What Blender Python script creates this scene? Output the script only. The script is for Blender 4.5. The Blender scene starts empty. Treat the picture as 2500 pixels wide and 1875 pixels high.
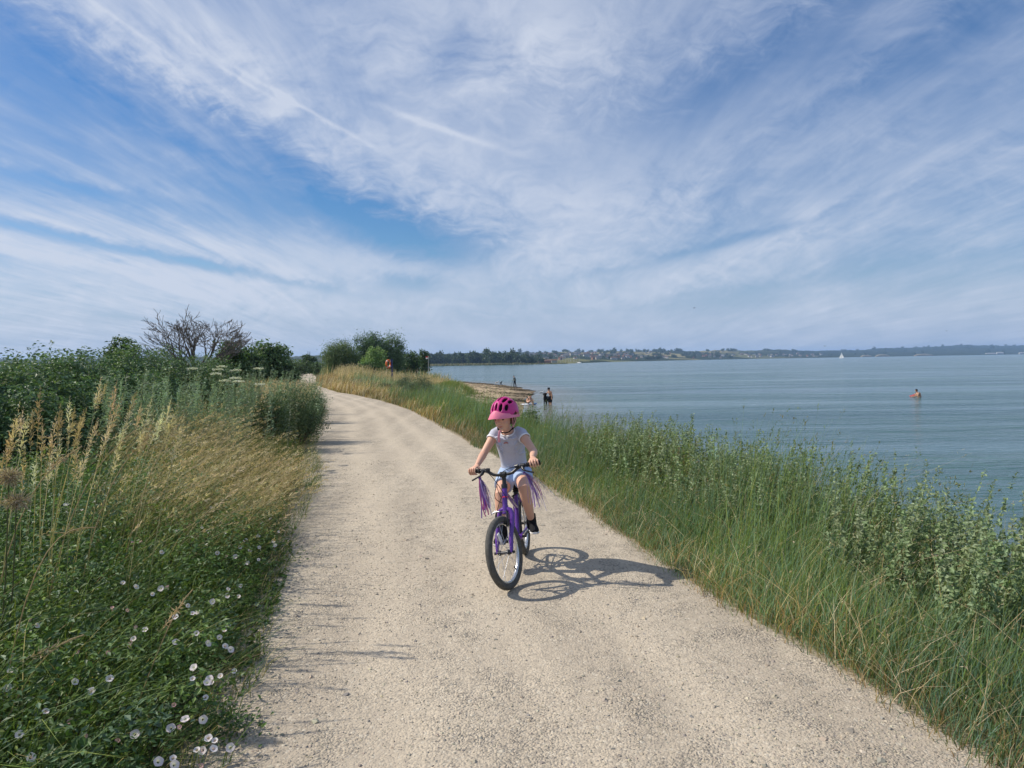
import bpy, bmesh, math, random
import numpy as np
from mathutils import Vector, Matrix

# ------------------------------------------------------------------ camera, sky, sun, exposure
scene = bpy.context.scene
COL = scene.collection
R = math.radians
CAM_H = 1.6
PITCH, ROLL, FPX, PW, PH = R(1.78), R(0.9), 1752.0, 2500.0, 1875.0
_f = np.array([0, math.cos(PITCH), -math.sin(PITCH)])
_u = np.array([0, math.sin(PITCH), math.cos(PITCH)])
_r = np.array([1.0, 0, 0])
_right = math.cos(ROLL) * _r - math.sin(ROLL) * _u
_up = math.cos(ROLL) * _u + math.sin(ROLL) * _r
CAMPOS = np.array([0, 0, CAM_H])

cam_data = bpy.data.cameras.new('camera')
cam = bpy.data.objects.new('camera', cam_data)
COL.objects.link(cam)
cam_data.sensor_width = 36.0
cam_data.lens = 36.0 * FPX / PW
cam_data.clip_start = 0.05
cam_data.clip_end = 40000.0
cam.matrix_world = Matrix(((_right[0], _up[0], -_f[0], 0), (_right[1], _up[1], -_f[1], 0),
                           (_right[2], _up[2], -_f[2], CAM_H), (0, 0, 0, 1)))
scene.camera = cam


def ray(px, py):
    return _f + _right * (px - PW / 2) / FPX - _up * (py - PH / 2) / FPX


def at(px, py, z=0.0):
    """the point at height z seen in that direction"""
    v = ray(px, py)
    return CAMPOS + v * ((z - CAM_H) / v[2])


def atd(px, py, Y):
    """the point at distance Y seen in that direction"""
    v = ray(px, py)
    return CAMPOS + v * (Y / v[1])


SUN_EL = R(43)
SUN_AZ = np.array([-0.985, 0.17])            # where the sun stands, on the ground plane
scene.view_settings.view_transform = 'Standard'
scene.view_settings.look = 'None'
scene.view_settings.exposure = 0.42
scene.view_settings.gamma = 1.0
scene.cycles.use_denoising = True
scene.cycles.max_bounces = 6
scene.cycles.transparent_max_bounces = 8
scene.cycles.volume_bounces = 1

sun_data = bpy.data.lights.new('sun', 'SUN')
sun_data.energy = 3.7
sun_data.angle = R(0.53)
sun_data.color = (1.0, 0.93, 0.82)
sun = bpy.data.objects.new('sun', sun_data)
COL.objects.link(sun)
_sd = Vector((SUN_AZ[0] * math.cos(SUN_EL), SUN_AZ[1] * math.cos(SUN_EL), math.sin(SUN_EL)))
sun.rotation_euler = _sd.to_track_quat('Z', 'Y').to_euler()

SKY_STRENGTH = 0.11


class NG:
    """small helper to write node trees"""

    def __init__(self, tree):
        self.t = tree
        self.n = tree.nodes
        self.l = tree.links

    def node(self, typ, **kw):
        nd = self.n.new(typ)
        for k, v in kw.items():
            setattr(nd, k, v)
        return nd

    def put(self, sock, v):
        if isinstance(v, bpy.types.NodeSocket):
            self.l.new(v, sock)
        else:
            sock.default_value = v

    def math(self, op, a, b=0.0, c=0.0, clamp=False):
        nd = self.node('ShaderNodeMath', operation=op)
        nd.use_clamp = clamp
        self.put(nd.inputs[0], a)
        self.put(nd.inputs[1], b)
        if len(nd.inputs) > 2:
            self.put(nd.inputs[2], c)
        return nd.outputs[0]

    def vmath(self, op, a, b=(0, 0, 0), out=0):
        nd = self.node('ShaderNodeVectorMath', operation=op)
        self.put(nd.inputs[0], a)
        self.put(nd.inputs[1], b)
        return nd.outputs[out]

    def noise(self, vec, scale=1.0, detail=4.0, rough=0.5, dist=0.0, lac=2.0, out='Fac'):
        nd = self.node('ShaderNodeTexNoise')
        self.put(nd.inputs['Vector'], vec)
        nd.inputs['Scale'].default_value = scale
        nd.inputs['Detail'].default_value = detail
        nd.inputs['Roughness'].default_value = rough
        nd.inputs['Distortion'].default_value = dist
        nd.inputs['Lacunarity'].default_value = lac
        return nd.outputs[out]

    def smooth(self, v, a, b, lo=0.0, hi=1.0):
        nd = self.node('ShaderNodeMapRange', interpolation_type='SMOOTHSTEP')
        self.put(nd.inputs['Value'], v)
        nd.inputs['From Min'].default_value = a
        nd.inputs['From Max'].default_value = b
        nd.inputs['To Min'].default_value = lo
        nd.inputs['To Max'].default_value = hi
        return nd.outputs['Result']

    def lin(self, v, a, b, lo=0.0, hi=1.0):
        nd = self.node('ShaderNodeMapRange')
        self.put(nd.inputs['Value'], v)
        nd.inputs['From Min'].default_value = a
        nd.inputs['From Max'].default_value = b
        nd.inputs['To Min'].default_value = lo
        nd.inputs['To Max'].default_value = hi
        return nd.outputs['Result']

    def mix(self, fac, a, b, blend='MIX'):
        nd = self.node('ShaderNodeMix', data_type='RGBA', blend_type=blend)
        self.put(nd.inputs['Factor'], fac)
        self.put(nd.inputs['A'], a if isinstance(a, bpy.types.NodeSocket) else (*a, 1))
        self.put(nd.inputs['B'], b if isinstance(b, bpy.types.NodeSocket) else (*b, 1))
        return nd.outputs['Result']

    def mapping(self, vec, loc=(0, 0, 0), rot=(0, 0, 0), sc=(1, 1, 1)):
        nd = self.node('ShaderNodeMapping')
        self.put(nd.inputs['Vector'], vec)
        nd.inputs['Location'].default_value = loc
        nd.inputs['Rotation'].default_value = rot
        nd.inputs['Scale'].default_value = sc
        return nd.outputs[0]

    def comb(self, x, y, z=0.0):
        nd = self.node('ShaderNodeCombineXYZ')
        for s, v in zip(nd.inputs, (x, y, z)):
            self.put(s, v)
        return nd.outputs[0]


def build_sky():
    world = bpy.data.worlds.new('World')
    scene.world = world
    world.use_nodes = True
    world.node_tree.nodes.clear()
    g = NG(world.node_tree)
    sky = g.node('ShaderNodeTexSky', sky_type='NISHITA')
    sky.sun_disc = False
    sky.sun_elevation = SUN_EL
    sky.sun_rotation = math.atan2(SUN_AZ[0], SUN_AZ[1])
    sky.air_density = 1.0
    sky.dust_density = 0.6
    sky.ozone_density = 2.0
    d = g.node('ShaderNodeTexCoord').outputs['Generated']
    sp = g.node('ShaderNodeSeparateXYZ')
    g.put(sp.inputs[0], d)
    x, y, z = sp.outputs
    # the cloud sheet: a plane high overhead, seen in perspective
    zc = g.math('ADD', g.math('MAXIMUM', z, 0.0), 0.07)
    P = g.comb(g.math('DIVIDE', x, zc), g.math('DIVIDE', y, zc))
    az = g.math('ARCTAN2', x, y)
    el = g.math('ARCSINE', z)
    A = g.comb(az, el)
    # slow warps bend the streaks
    w1 = g.vmath('SUBTRACT', g.noise(g.mapping(P, (2, 4, 0), (0, 0, 0), (0.5, 0.16, 1)), 1.0, 2, 0.5, out='Color'), (0.5, 0.5, 0.5))
    Pw = g.vmath('ADD', P, g.vmath('MULTIPLY', w1, (0.9, 0.9, 0)))
    st1 = g.noise(g.mapping(Pw, (3.1, 1.7, 0), (0, 0, R(-4)), (1.9, 0.30, 1)), 1.0, 5, 0.55, 0.1)
    st2 = g.noise(g.mapping(Pw, (0.3, 5.2, 0), (0, 0, R(-9)), (5.5, 0.75, 1)), 1.0, 6, 0.62, 0.15)
    st3 = g.noise(g.mapping(Pw, (7.3, 2.2, 0), (0, 0, R(4)), (15, 2.2, 1)), 1.0, 5, 0.6, 0.15)
    # cottony parts between the streaks
    w3 = g.vmath('SUBTRACT', g.noise(A, 7.0, 3, 0.55, out='Color'), (0.5, 0.5, 0.5))
    Aw = g.vmath('ADD', A, g.vmath('MULTIPLY', w3, (0.14, 0.09, 0)))
    c1 = g.noise(g.mapping(Aw, (1.3, 0.4, 0), (0, 0, R(12)), (6.5, 13, 1)), 1.0, 7, 0.6, 0.3)
    c2 = g.noise(g.mapping(Aw, (4.3, 2.4, 0), (0, 0, R(-8)), (24, 46, 1)), 1.0, 5, 0.65, 0.2)
    side = g.math('ABSOLUTE', g.math('ADD', az, 0.03))
    k = g.smooth(side, 0.08, 0.42, 0.12, 1.0)
    k = g.math('MULTIPLY', k, g.lin(az, 0.05, 0.35, 1.0, 0.42))
    k2 = g.math('SUBTRACT', 1.15, k)
    soft = g.noise(Pw, 0.75, 3, 0.5)
    # broad veils (+) and blue openings (-), as the sky showed them: px, py, half length, half width, tilt, weight
    blobs = [(490, 80, 190, 80, 5, .24), (420, 165, 300, 34, 22, .22), (1150, 80, 460, 170, 0, .17), (760, 240, 260, 80, 22, .14),
             (1150, 400, 330, 130, 0, .2), (1330, 60, 160, 110, 0, .16), (330, 610, 560, 62, 6, .26),
             (350, 720, 600, 52, 2, .18), (620, 680, 120, 22, -4, .18), (1900, 565, 420, 34, -21, .2),
             (1960, 505, 55, 55, 0, .14), (1450, 500, 300, 110, -10, .18), (1250, 640, 300, 60, 0, .2),
             (560, 430, 150, 16, 20, .2), (330, 360, 180, 20, 18, .2), (150, 420, 200, 14, 8, .14), (560, 600, 260, 30, 3, .14),
             (30, 110, 230, 120, 30, -0.28), (230, 270, 330, 60, 28, -0.25), (640, 370, 210, 36, 24, -0.42), (90, 340, 140, 26, 12, -0.16),
             (930, 545, 260, 46, 13, -0.72), (985, 605, 110, 26, 12, -0.46), (720, 470, 200, 34, 17, -0.29), (170, 450, 230, 22, 8, -0.29),
             (90, 440, 220, 30, 4, -0.16), (330, 612, 360, 11, 10, -0.8), (1950, 90, 330, 70, -22, -0.25), (2200, 170, 340, 60, -24, -0.18),
             (2420, 60, 140, 120, 0, -0.13), (2085, 490, 60, 18, -28, -0.25), (1750, 597, 240, 11, -11, -0.32),
             (1000, 690, 80, 22, 0, -0.5), (2150, 660, 420, 15, -6, -0.20), (1750, 740, 500, 22, -3, -0.16), (2250, 330, 330, 70, -24, -0.09),
             (740, 263, 170, 5, 25, .26), (1060, 308, 150, 7, 17, .28), (297, 54, 100, 5, 27, .2), (590, 195, 60, 4, 25, .18), (690, 245, 26, 22, 0, .2), (682, 275, 34, 9, 0, .2)]
    acc = None
    for px, py, hl, hw, tilt, wgt in blobs:
        v = ray(px, py)
        v = v / np.linalg.norm(v)
        a0, e0 = math.atan2(v[0], v[1]), math.asin(v[2])
        nd = g.node('ShaderNodeMapping', vector_type='TEXTURE')
        g.put(nd.inputs['Vector'], A)
        nd.inputs['Location'].default_value = (a0, e0, 0)
        nd.inputs['Rotation'].default_value = (0, 0, R(-tilt))
        nd.inputs['Scale'].default_value = (hl / FPX, hw / FPX, 1)
        # the edges of each patch are torn by the streaks
        off = g.vmath('MULTIPLY', g.vmath('SUBTRACT', g.comb(c1, c2), (0.5, 0.5, 0)), (1.8, 2.4, 0))
        q = g.vmath('ADD', nd.outputs[0], off)
        r2 = g.vmath('DOT_PRODUCT', q, q, out='Value')
        e = g.math('MULTIPLY', g.math('EXPONENT', g.math('MULTIPLY', r2, -0.9)), wgt)
        acc = e if acc is None else g.math('ADD', acc, e)
    s = g.math('MULTIPLY_ADD', g.math('MULTIPLY', g.math('SUBTRACT', st1, 0.5), k), 1.2, 0.85)
    s = g.math('MULTIPLY_ADD', g.math('MULTIPLY', g.math('SUBTRACT', st2, 0.5), k), 1.15, s)
    s = g.math('MULTIPLY_ADD', g.math('MULTIPLY', g.math('SUBTRACT', st3, 0.5), k), 0.42, s)
    s = g.math('MULTIPLY_ADD', g.math('MULTIPLY', g.math('SUBTRACT', c1, 0.5), k2), 0.85, s)
    s = g.math('MULTIPLY_ADD', g.math('SUBTRACT', c2, 0.5), 0.46, s)
    s = g.math('MULTIPLY_ADD', g.math('SUBTRACT', soft, 0.5), 0.2, s)
    s = g.math('ADD', s, acc)
    low = g.smooth(el, 0.22, 0.02, 0.0, 0.1)
    s = g.math('ADD', s, low)
    dens = g.lin(s, 0.14, 1.30, 0.0, 1.0)
    dens = g.math('MULTIPLY', g.math('MINIMUM', g.math('MAXIMUM', dens, 0.0), 1.0), 0.94)
    hs = g.node('ShaderNodeHueSaturation')
    hs.inputs['Saturation'].default_value = 1.42
    hs.inputs['Value'].default_value = 0.66
    g.put(hs.inputs['Color'], sky.outputs[0])
    cloud = g.mix(g.smooth(dens, 0.2, 1.0), (2.45, 3.1, 4.5), (4.25, 4.65, 5.5))
    skyc = g.mix(1.0, hs.outputs[0], (0.93, 0.965, 1.06), 'MULTIPLY')
    base = g.mix(g.smooth(el, 0.16, 0.0, 0.0, 0.85), skyc, (2.5, 3.3, 4.55))
    col = g.mix(dens, base, cloud)
    bg = g.node('ShaderNodeBackground')
    g.put(bg.inputs['Color'], col)
    bg.inputs['Strength'].default_value = SKY_STRENGTH
    out = g.node('ShaderNodeOutputWorld')
    g.l.new(bg.outputs[0], out.inputs[0])
    world.cycles.sampling_method = 'MANUAL'
    world.cycles.sample_map_resolution = 512


build_sky()

# ------------------------------------------------------------------ helpers
RNG = np.random.default_rng(11)
random.seed(5)


def material(name, rough=0.6, spec=0.3):
    m = bpy.data.materials.new(name)
    m.use_nodes = True
    g = NG(m.node_tree)
    b = m.node_tree.nodes['Principled BSDF']
    b.inputs['Roughness'].default_value = rough
    b.inputs['Specular IOR Level'].default_value = spec
    return m, g, b


def plain(name, col, rough=0.6, spec=0.3, metal=0.0, var=0.12, scale=30.0, bump=0.0, coat=0.0):
    """a painted, sewn or moulded surface with a little unevenness"""
    m, g, b = material(name, rough, spec)
    oc = g.node('ShaderNodeTexCoord').outputs['Object']
    n = g.noise(oc, scale, 4, 0.6)
    k = [max(0.0, c * (1 - var)) for c in col]
    h = [min(1.0, c * (1 + var)) for c in col]
    g.put(b.inputs['Base Color'], g.mix(n, k, h))
    g.put(b.inputs['Roughness'], g.lin(n, 0.3, 0.7, max(0.02, rough - 0.08), min(1, rough + 0.08)))
    b.inputs['Metallic'].default_value = metal
    b.inputs['Coat Weight'].default_value = coat
    if bump:
        bp = g.node('ShaderNodeBump')
        bp.inputs['Strength'].default_value = bump
        bp.inputs['Distance'].default_value = 0.004
        g.put(bp.inputs['Height'], g.noise(oc, scale * 3, 4, 0.6))
        g.put(b.inputs['Normal'], bp.outputs[0])
    return m


def leafmat(name, rough=0.55, trans=0.35, spec=0.25, patch=0.0):
    """leaves and blades: each carries its own colour in the attribute 'tint'"""
    m, g, b = material(name, rough, spec)
    at_ = g.node('ShaderNodeAttribute', attribute_name='tint')
    c = at_.outputs['Color']
    if patch:
        oc = g.node('ShaderNodeTexCoord').outputs['Object']
        c = g.mix(g.smooth(g.noise(oc, patch, 3, 0.6), 0.35, 0.65, 0, 0.35), c, (0.55, 0.45, 0.25), 'MULTIPLY')
    g.put(b.inputs['Base Color'], c)
    tr = g.node('ShaderNodeBsdfTranslucent')
    g.put(tr.inputs['Color'], g.mix(1.0, c, (1.0, 1.05, 0.6), 'MULTIPLY'))
    mx = g.node('ShaderNodeMixShader')
    mx.inputs[0].default_value = trans
    out = g.n['Material Output']
    g.l.new(b.outputs[0], mx.inputs[1])
    g.l.new(tr.outputs[0], mx.inputs[2])
    g.l.new(mx.outputs[0], out.inputs['Surface'])
    return m


def npmesh(name, verts, faces, mat, parent=None, tint=None, smooth=False):
    """faces: one (n,k) array, or a list of such arrays"""
    verts = np.asarray(verts, np.float32)
    if not isinstance(faces, list):
        faces = [faces]
    faces = [np.asarray(f, np.int32) for f in faces if len(f)]
    me = bpy.data.meshes.new(name)
    me.vertices.add(len(verts))
    me.vertices.foreach_set('co', verts.ravel())
    lt = np.concatenate([np.full(len(f), f.shape[1], np.int32) for f in faces])
    me.loops.add(int(lt.sum()))
    me.loops.foreach_set('vertex_index', np.concatenate([f.ravel() for f in faces]))
    me.polygons.add(len(lt))
    me.polygons.foreach_set('loop_start', np.concatenate([[0], np.cumsum(lt)[:-1]]).astype(np.int32))
    me.polygons.foreach_set('use_smooth', np.full(len(lt), bool(smooth)))
    if tint is not None:
        a = me.color_attributes.new('tint', 'FLOAT_COLOR', 'POINT')
        t = np.ones((len(verts), 4), np.float32)
        t[:, :3] = tint
        a.data.foreach_set('color', t.ravel())
    me.update(calc_edges=True)
    me.materials.append(mat)
    o = bpy.data.objects.new(name, me)
    COL.objects.link(o)
    if parent:
        o.parent = parent
    return o


def tag(o, label=None, cat=None, group=None, kind=None):
    for k, v in (('label', label), ('category', cat), ('group', group), ('kind', kind)):
        if v:
            o[k] = v
    return o


def empty(name, loc=(0, 0, 0), rz=0.0):
    o = bpy.data.objects.new(name, None)
    o.empty_display_size = 0.2
    o.location = loc
    o.rotation_euler = (0, 0, rz)
    COL.objects.link(o)
    return o


def copy_tree(o, parent=None):
    c = o.copy()
    COL.objects.link(c)
    if parent:
        c.parent = parent
        c.matrix_parent_inverse = o.matrix_parent_inverse.copy()
    for ch in list(o.children):
        copy_tree(ch, c)
    return c


class MB:
    """collects tubes, boxes, lofts and sheets for ONE mesh"""

    def __init__(self):
        self.v, self.f, self.t = [], [], []
        self.col = None

    def add(self, vs, fs):
        b = len(self.v)
        self.v.extend([tuple(map(float, p)) for p in vs])
        self.f.extend([tuple(int(i) + b for i in q) for q in fs])
        self.t.extend([self.col or (1, 1, 1)] * len(vs))

    def loft(self, pts, rads, n=10, closed=False, caps=True, refup=None):
        """rings along pts; rads: a number or (a,b) per point, a across, b along the second axis"""
        P = [Vector(p) for p in pts]
        m = len(P)
        if not isinstance(rads, (list, tuple)) or (len(rads) == 2 and m != 2 and not isinstance(rads[0], (list, tuple))):
            rads = [rads] * m
        vs, fs = [], []
        prev = None
        for i, p in enumerate(P):
            if closed:
                t = (P[(i + 1) % m] - P[i - 1]).normalized()
            else:
                t = (P[min(i + 1, m - 1)] - P[max(i - 1, 0)]).normalized()
            if prev is None:
                ref = Vector(refup) if refup else (Vector((0, 0, 1)) if abs(t.z) < 0.9 else Vector((1, 0, 0)))
                a = ref.cross(t).normalized()
            else:
                a = (prev - t * prev.dot(t)).normalized()
            if refup:
                a = Vector(refup).cross(t)
                a = a.normalized() if a.length > 1e-5 else prev
            prev = a
            b = t.cross(a)
            r = rads[i]
            ra, rb = r if isinstance(r, (list, tuple)) else (r, r)
            for k in range(n):
                th = 2 * math.pi * k / n
                vs.append(p + a * (ra * math.cos(th)) + b * (rb * math.sin(th)))
        seg = m if closed else m - 1
        for i in range(seg):
            j = (i + 1) % m
            for k in range(n):
                k2 = (k + 1) % n
                fs.append((i * n + k, i * n + k2, j * n + k2, j * n + k))
        if caps and not closed:
            fs.append(tuple(range(n - 1, -1, -1)))
            fs.append(tuple((m - 1) * n + k for k in range(n)))
        self.add(vs, fs)
        return self

    def tube(self, a, b, r, n=10, r2=None):
        return self.loft([a, b], [r, r if r2 is None else r2], n)

    def box(self, c, s, rot=None, bev=0.0):
        bm = bmesh.new()
        bmesh.ops.create_cube(bm, size=1.0)
        bmesh.ops.scale(bm, vec=Vector(s), verts=bm.verts)
        if bev:
            bmesh.ops.bevel(bm, geom=list(bm.edges), offset=bev, segments=2, profile=0.7, affect='EDGES')
        M = Matrix.Translation(Vector(c)) @ (rot.to_4x4() if rot is not None else Matrix())
        bm.verts.ensure_lookup_table()
        bm.verts.index_update()
        self.add([M @ v.co for v in bm.verts], [[v.index for v in f.verts] for f in bm.faces])
        bm.free()
        return self

    def ball(self, c, r, nu=12, nv=8, rot=None):
        r = r if isinstance(r, (tuple, list)) else (r, r, r)
        vs, fs = [], []
        for i in range(nv + 1):
            ph = math.pi * i / nv
            for k in range(nu):
                th = 2 * math.pi * k / nu
                p = Vector((r[0] * math.sin(ph) * math.cos(th), r[1] * math.sin(ph) * math.sin(th), r[2] * math.cos(ph)))
                if rot is not None:
                    p = rot @ p
                vs.append(Vector(c) + p)
        for i in range(nv):
            for k in range(nu):
                k2 = (k + 1) % nu
                fs.append((i * nu + k, (i + 1) * nu + k, (i + 1) * nu + k2, i * nu + k2))
        self.add(vs, fs)
        return self

    def ring(self, c, axis, R_, r, n=40, k=10):
        """a torus; r may be (radial, axial)"""
        ax = Vector(axis).normalized()
        a = (Vector((0, 0, 1)) if abs(ax.z) < 0.9 else Vector((1, 0, 0))).cross(ax).normalized()
        b = ax.cross(a)
        rr, ra = r if isinstance(r, (tuple, list)) else (r, r)
        vs, fs = [], []
        for i in range(n):
            th = 2 * math.pi * i / n
            rad = a * math.cos(th) + b * math.sin(th)
            for j in range(k):
                ph = 2 * math.pi * j / k
                vs.append(Vector(c) + rad * (R_ + rr * math.cos(ph)) + ax * (ra * math.sin(ph)))
        for i in range(n):
            i2 = (i + 1) % n
            for j in range(k):
                j2 = (j + 1) % k
                fs.append((i * k + j, i * k + j2, i2 * k + j2, i2 * k + j))
        self.add(vs, fs)
        return self

    def build(self, name, mat, parent=None, smooth=True, tint=False):
        me = bpy.data.meshes.new(name)
        me.from_pydata(self.v, [], self.f)
        me.validate()
        me.update()
        bm = bmesh.new()
        bm.from_mesh(me)
        bmesh.ops.recalc_face_normals(bm, faces=bm.faces)
        bm.to_mesh(me)
        bm.free()
        if tint:
            a = me.color_attributes.new('tint', 'FLOAT_COLOR', 'POINT')
            a.data.foreach_set('color', np.hstack([np.array(self.t, np.float32), np.ones((len(self.t), 1), np.float32)]).ravel())
        for p in me.polygons:
            p.use_smooth = smooth
        if smooth:
            try:
                me.set_sharp_from_angle(angle=R(48))
            except Exception:
                pass
        me.materials.append(mat)
        o = bpy.data.objects.new(name, me)
        COL.objects.link(o)
        if parent:
            o.parent = parent
        return o
# ------------------------------------------------------------------ the lie of the land
WATER_Z = -2.0
_ey = np.array([-8, -2, 2.9, 5, 9.66, 13.9, 24.8, 31, 38, 41, 55, 71, 90, 140, 400, 1500.])
_el = np.array([-.9, -1.13, -1.33, -1.77, -2.85, -3.95, -6.35, -8.4, -11.2, -12.6, -17.5, -22.2, -27.5, -42, -130, -500.])
_er = np.array([2.5, 2.2, 1.83, 1.29, .37, -.76, -3.6, -5.7, -8.5, -10, -15.0, -19.4, -24.6, -39, -127, -497.])
_sy = np.array([-8, -4, 4, 10, 20, 35, 50, 58, 62, 67, 78, 85, 90.6, 103, 116, 134, 160, 250, 450, 800, 1500.])
_sx = np.array([5.6, 5.5, 5.2, 4.4, 2.7, 1.2, .7, .9, 1.1, 1.0, 2.0, 2.8, 1.97, .4, -2.9, -9.2, -30, -60, -75, -95, -130.])
# where the plants stop and the beach begins
_vy = np.array([-8, 4, 10, 20, 30, 40, 50, 60, 70, 80, 90, 105, 120, 135, 160, 250, 800, 1500.])
_vx = np.array([4.0, 3.8, 3.0, 1.5, .3, -.8, -2.5, -4, -5, -6, -7.5, -10.5, -12.5, -15.5, -33, -63, -98, -133.])


def sm(t):
    t = np.clip(t, 0, 1)
    return t * t * (3 - 2 * t)


def edge_l(y):
    return np.interp(y, _ey, _el)


def edge_r(y):
    return np.interp(y, _ey, _er)


def shore(y):
    return np.interp(y, _sy, _sx)


def vegline(y):
    return np.interp(y, _vy, _vx)


def wob(x, y, s, seed):
    r = np.random.default_rng(seed)
    o = 0
    for i in range(4):
        a, p = r.uniform(0, 6.28, 2)
        k = s * (1.0 + .8 * i)
        o = o + np.sin((x * math.cos(a) + y * math.sin(a)) * k + p) / (1 + .6 * i)
    return o * 0.4


def ground_z(x, y):
    x, y = np.asarray(x, float), np.asarray(y, float)
    er, xs, el = edge_r(y), shore(y), edge_l(y)
    d = x - er
    sh = 0.35 + 0.9 * np.clip((16 - y) / 8, 0, 1)
    t = (d - sh) / np.maximum(xs - er - sh, 0.8)
    z = -2.0 * np.where(t < 1, sm(np.clip(t, 0, 1)) * .55 + .45 * np.clip(t, 0, 1) ** 1.5, 1 + (t - 1) * 0.7)
    far = np.clip((y - 45) / 25, 0, 1) * np.clip((110 - y) / 20, 0, 1)
    z = z + 0.5 * far * np.exp(-((t - .18) / .13) ** 2)
    z = np.where(d < 0, 0, z)
    z = np.maximum(z, -4.5)
    dl = el - x
    z = z + np.where(dl > 0, sm(dl / 2.5) * 0.10 + 0.05 * wob(x, y, .7, 3), 0)
    inside = (d < 0) & (dl < 0)
    cx = (el + er) / 2
    crown = 0.008 * (1 - ((x - cx) / np.maximum((er - el) / 2, .5)) ** 2) + 0.006 * wob(x, y, 2.3, 8)
    return z + np.where(inside, crown * np.clip(1 - y / 300, 0, 1), 0)


def mix3(n, a, b):
    return a + (b - a) * n


def make_ground():
    ys = np.concatenate([np.arange(-7, 14, .22), np.arange(14, 45, .5), np.arange(45, 140, 1.4), np.geomspace(140, 1500, 40)])
    # columns follow the path and the shore so the kerbless edges stay crisp
    us = np.concatenate([-np.geomspace(1500, 12, 26), -np.arange(11.6, 0, .4), [0]])
    vs = np.linspace(0, 1, 25)[1:]
    ws = np.linspace(0, 1, 41)[1:]
    qs = np.array([.5, 1.2, 2.5, 5, 12, 40.])
    rows = []
    for y in ys:
        l, r_, s = edge_l(y), edge_r(y), shore(y)
        s = max(s, r_ + 1)
        rows.append(np.concatenate([l + us, l + (r_ - l) * vs, r_ + (s - r_) * ws, s + qs]))
    X = np.array(rows)
    Y = np.repeat(ys[:, None], X.shape[1], 1)
    Z = ground_z(X, Y)
    n = X.shape[1]
    V = np.stack([X, Y, Z], -1).reshape(-1, 3)
    i, j = np.meshgrid(np.arange(len(ys) - 1), np.arange(n - 1), indexing='ij')
    b = (i * n + j).ravel()
    F = np.stack([b, b + 1, b + n + 1, b + n], -1)
    # path cells become the path object, all others the ground
    jj = j.ravel()
    nl, nv = len(us), len(vs)
    on = (jj >= nl - 1) & (jj < nl + nv - 1)
    er, el = edge_r(V[:, 1]), edge_l(V[:, 1])
    d1 = np.stack([(V[:, 0] - er), (el - V[:, 0]), shore(V[:, 1]) - V[:, 0]], -1).astype(np.float32)
    used = np.unique(F[on])
    mp = np.full(len(V), -1)
    mp[used] = np.arange(len(used))
    # grit, dust and bare patches, with pebble shade painted in as specks
    m, g, bs = material('path_gravel', 0.9, 0.15)
    oc = g.node('ShaderNodeTexCoord').outputs['Object']
    big = g.noise(oc, 0.55, 4, 0.55)
    mid = g.noise(oc, 4.5, 5, 0.65)
    fine = g.noise(oc, 55, 3, 0.7)
    vor = g.node('ShaderNodeTexVoronoi')
    g.put(vor.inputs['Vector'], g.vmath('ADD', oc, g.vmath('MULTIPLY', g.noise(oc, 20, 2, .5, out='Color'), (.03, .03, .03))))
    vor.inputs['Scale'].default_value = 75
    vcol = g.node('ShaderNodeSeparateColor')
    g.put(vcol.inputs[0], vor.outputs['Color'])
    grit = g.smooth(g.math('ADD', g.math('MULTIPLY', mid, 0.8), g.math('MULTIPLY', big, 0.6)), 0.58, 0.86)
    # wheel-worn lanes run along the path: packed, paler, with less loose grit
    ac = g.math('ADD', g.node('ShaderNodeAttribute', attribute_name='across').outputs['Fac'], g.math('MULTIPLY', g.math('SUBTRACT', g.noise(oc, .35, 2, .5), .5), .16))
    worn = None
    for c0, wd in ((.27, .075), (.52, .07), (.74, .06)):
        q = g.math('DIVIDE', g.math('SUBTRACT', ac, c0), wd)
        e = g.math('EXPONENT', g.math('MULTIPLY', g.math('MULTIPLY', q, q), -1.0))
        worn = e if worn is None else g.math('ADD', worn, e)
    worn = g.math('MULTIPLY', worn, g.smooth(mid, .25, .6, .35, 1.0))
    grit = g.math('MULTIPLY', grit, g.math('SUBTRACT', 1.0, g.math('MULTIPLY', worn, .75)))
    lane = g.noise(g.mapping(oc, (0, 0, 0), (0, 0, R(14)), (1.5, 0.05, 1)), 1.0, 3, .5)
    c = g.mix(g.smooth(g.math('ADD', g.math('MULTIPLY', lane, .6), g.math('MULTIPLY', big, .4)), 0.36, 0.64), (0.40, 0.34, 0.262), (0.55, 0.472, 0.362))
    c = g.mix(g.math('MULTIPLY', worn, .55), c, (0.60, 0.51, 0.385))
    c = g.mix(g.math('MULTIPLY', g.smooth(fine, .42, .62), g.math('MULTIPLY_ADD', grit, .55, .2)), c, (0.27, 0.235, 0.185))  # fine dark specks: pebble shadows put into the colour, strongest in the grit
    c = g.mix(g.math('MULTIPLY', g.smooth(vcol.outputs[0], 0.74, 0.96), g.math('MULTIPLY_ADD', grit, .7, .3)), c, (0.19, 0.17, 0.145))
    c = g.mix(g.math('MULTIPLY', g.smooth(vcol.outputs[1], 0.88, 0.98), .5), c, (0.62, 0.56, 0.45))
    g.put(bs.inputs['Base Color'], c)
    bp = g.node('ShaderNodeBump')
    bp.inputs['Strength'].default_value = 0.9
    bp.inputs['Distance'].default_value = 0.012
    h = g.math('ADD', g.math('MULTIPLY', g.math('SUBTRACT', 1.0, vor.outputs['Distance']), g.math('MULTIPLY_ADD', grit, .7, .3)), g.math('MULTIPLY', fine, .5))
    g.put(bp.inputs['Height'], h)
    bp2 = g.node('ShaderNodeBump')
    bp2.inputs['Strength'].default_value = 0.3
    bp2.inputs['Distance'].default_value = 0.05
    g.put(bp2.inputs['Height'], mid)
    g.put(bp.inputs['Normal'], bp2.outputs[0])
    g.put(bs.inputs['Normal'], bp.outputs[0])
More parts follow.
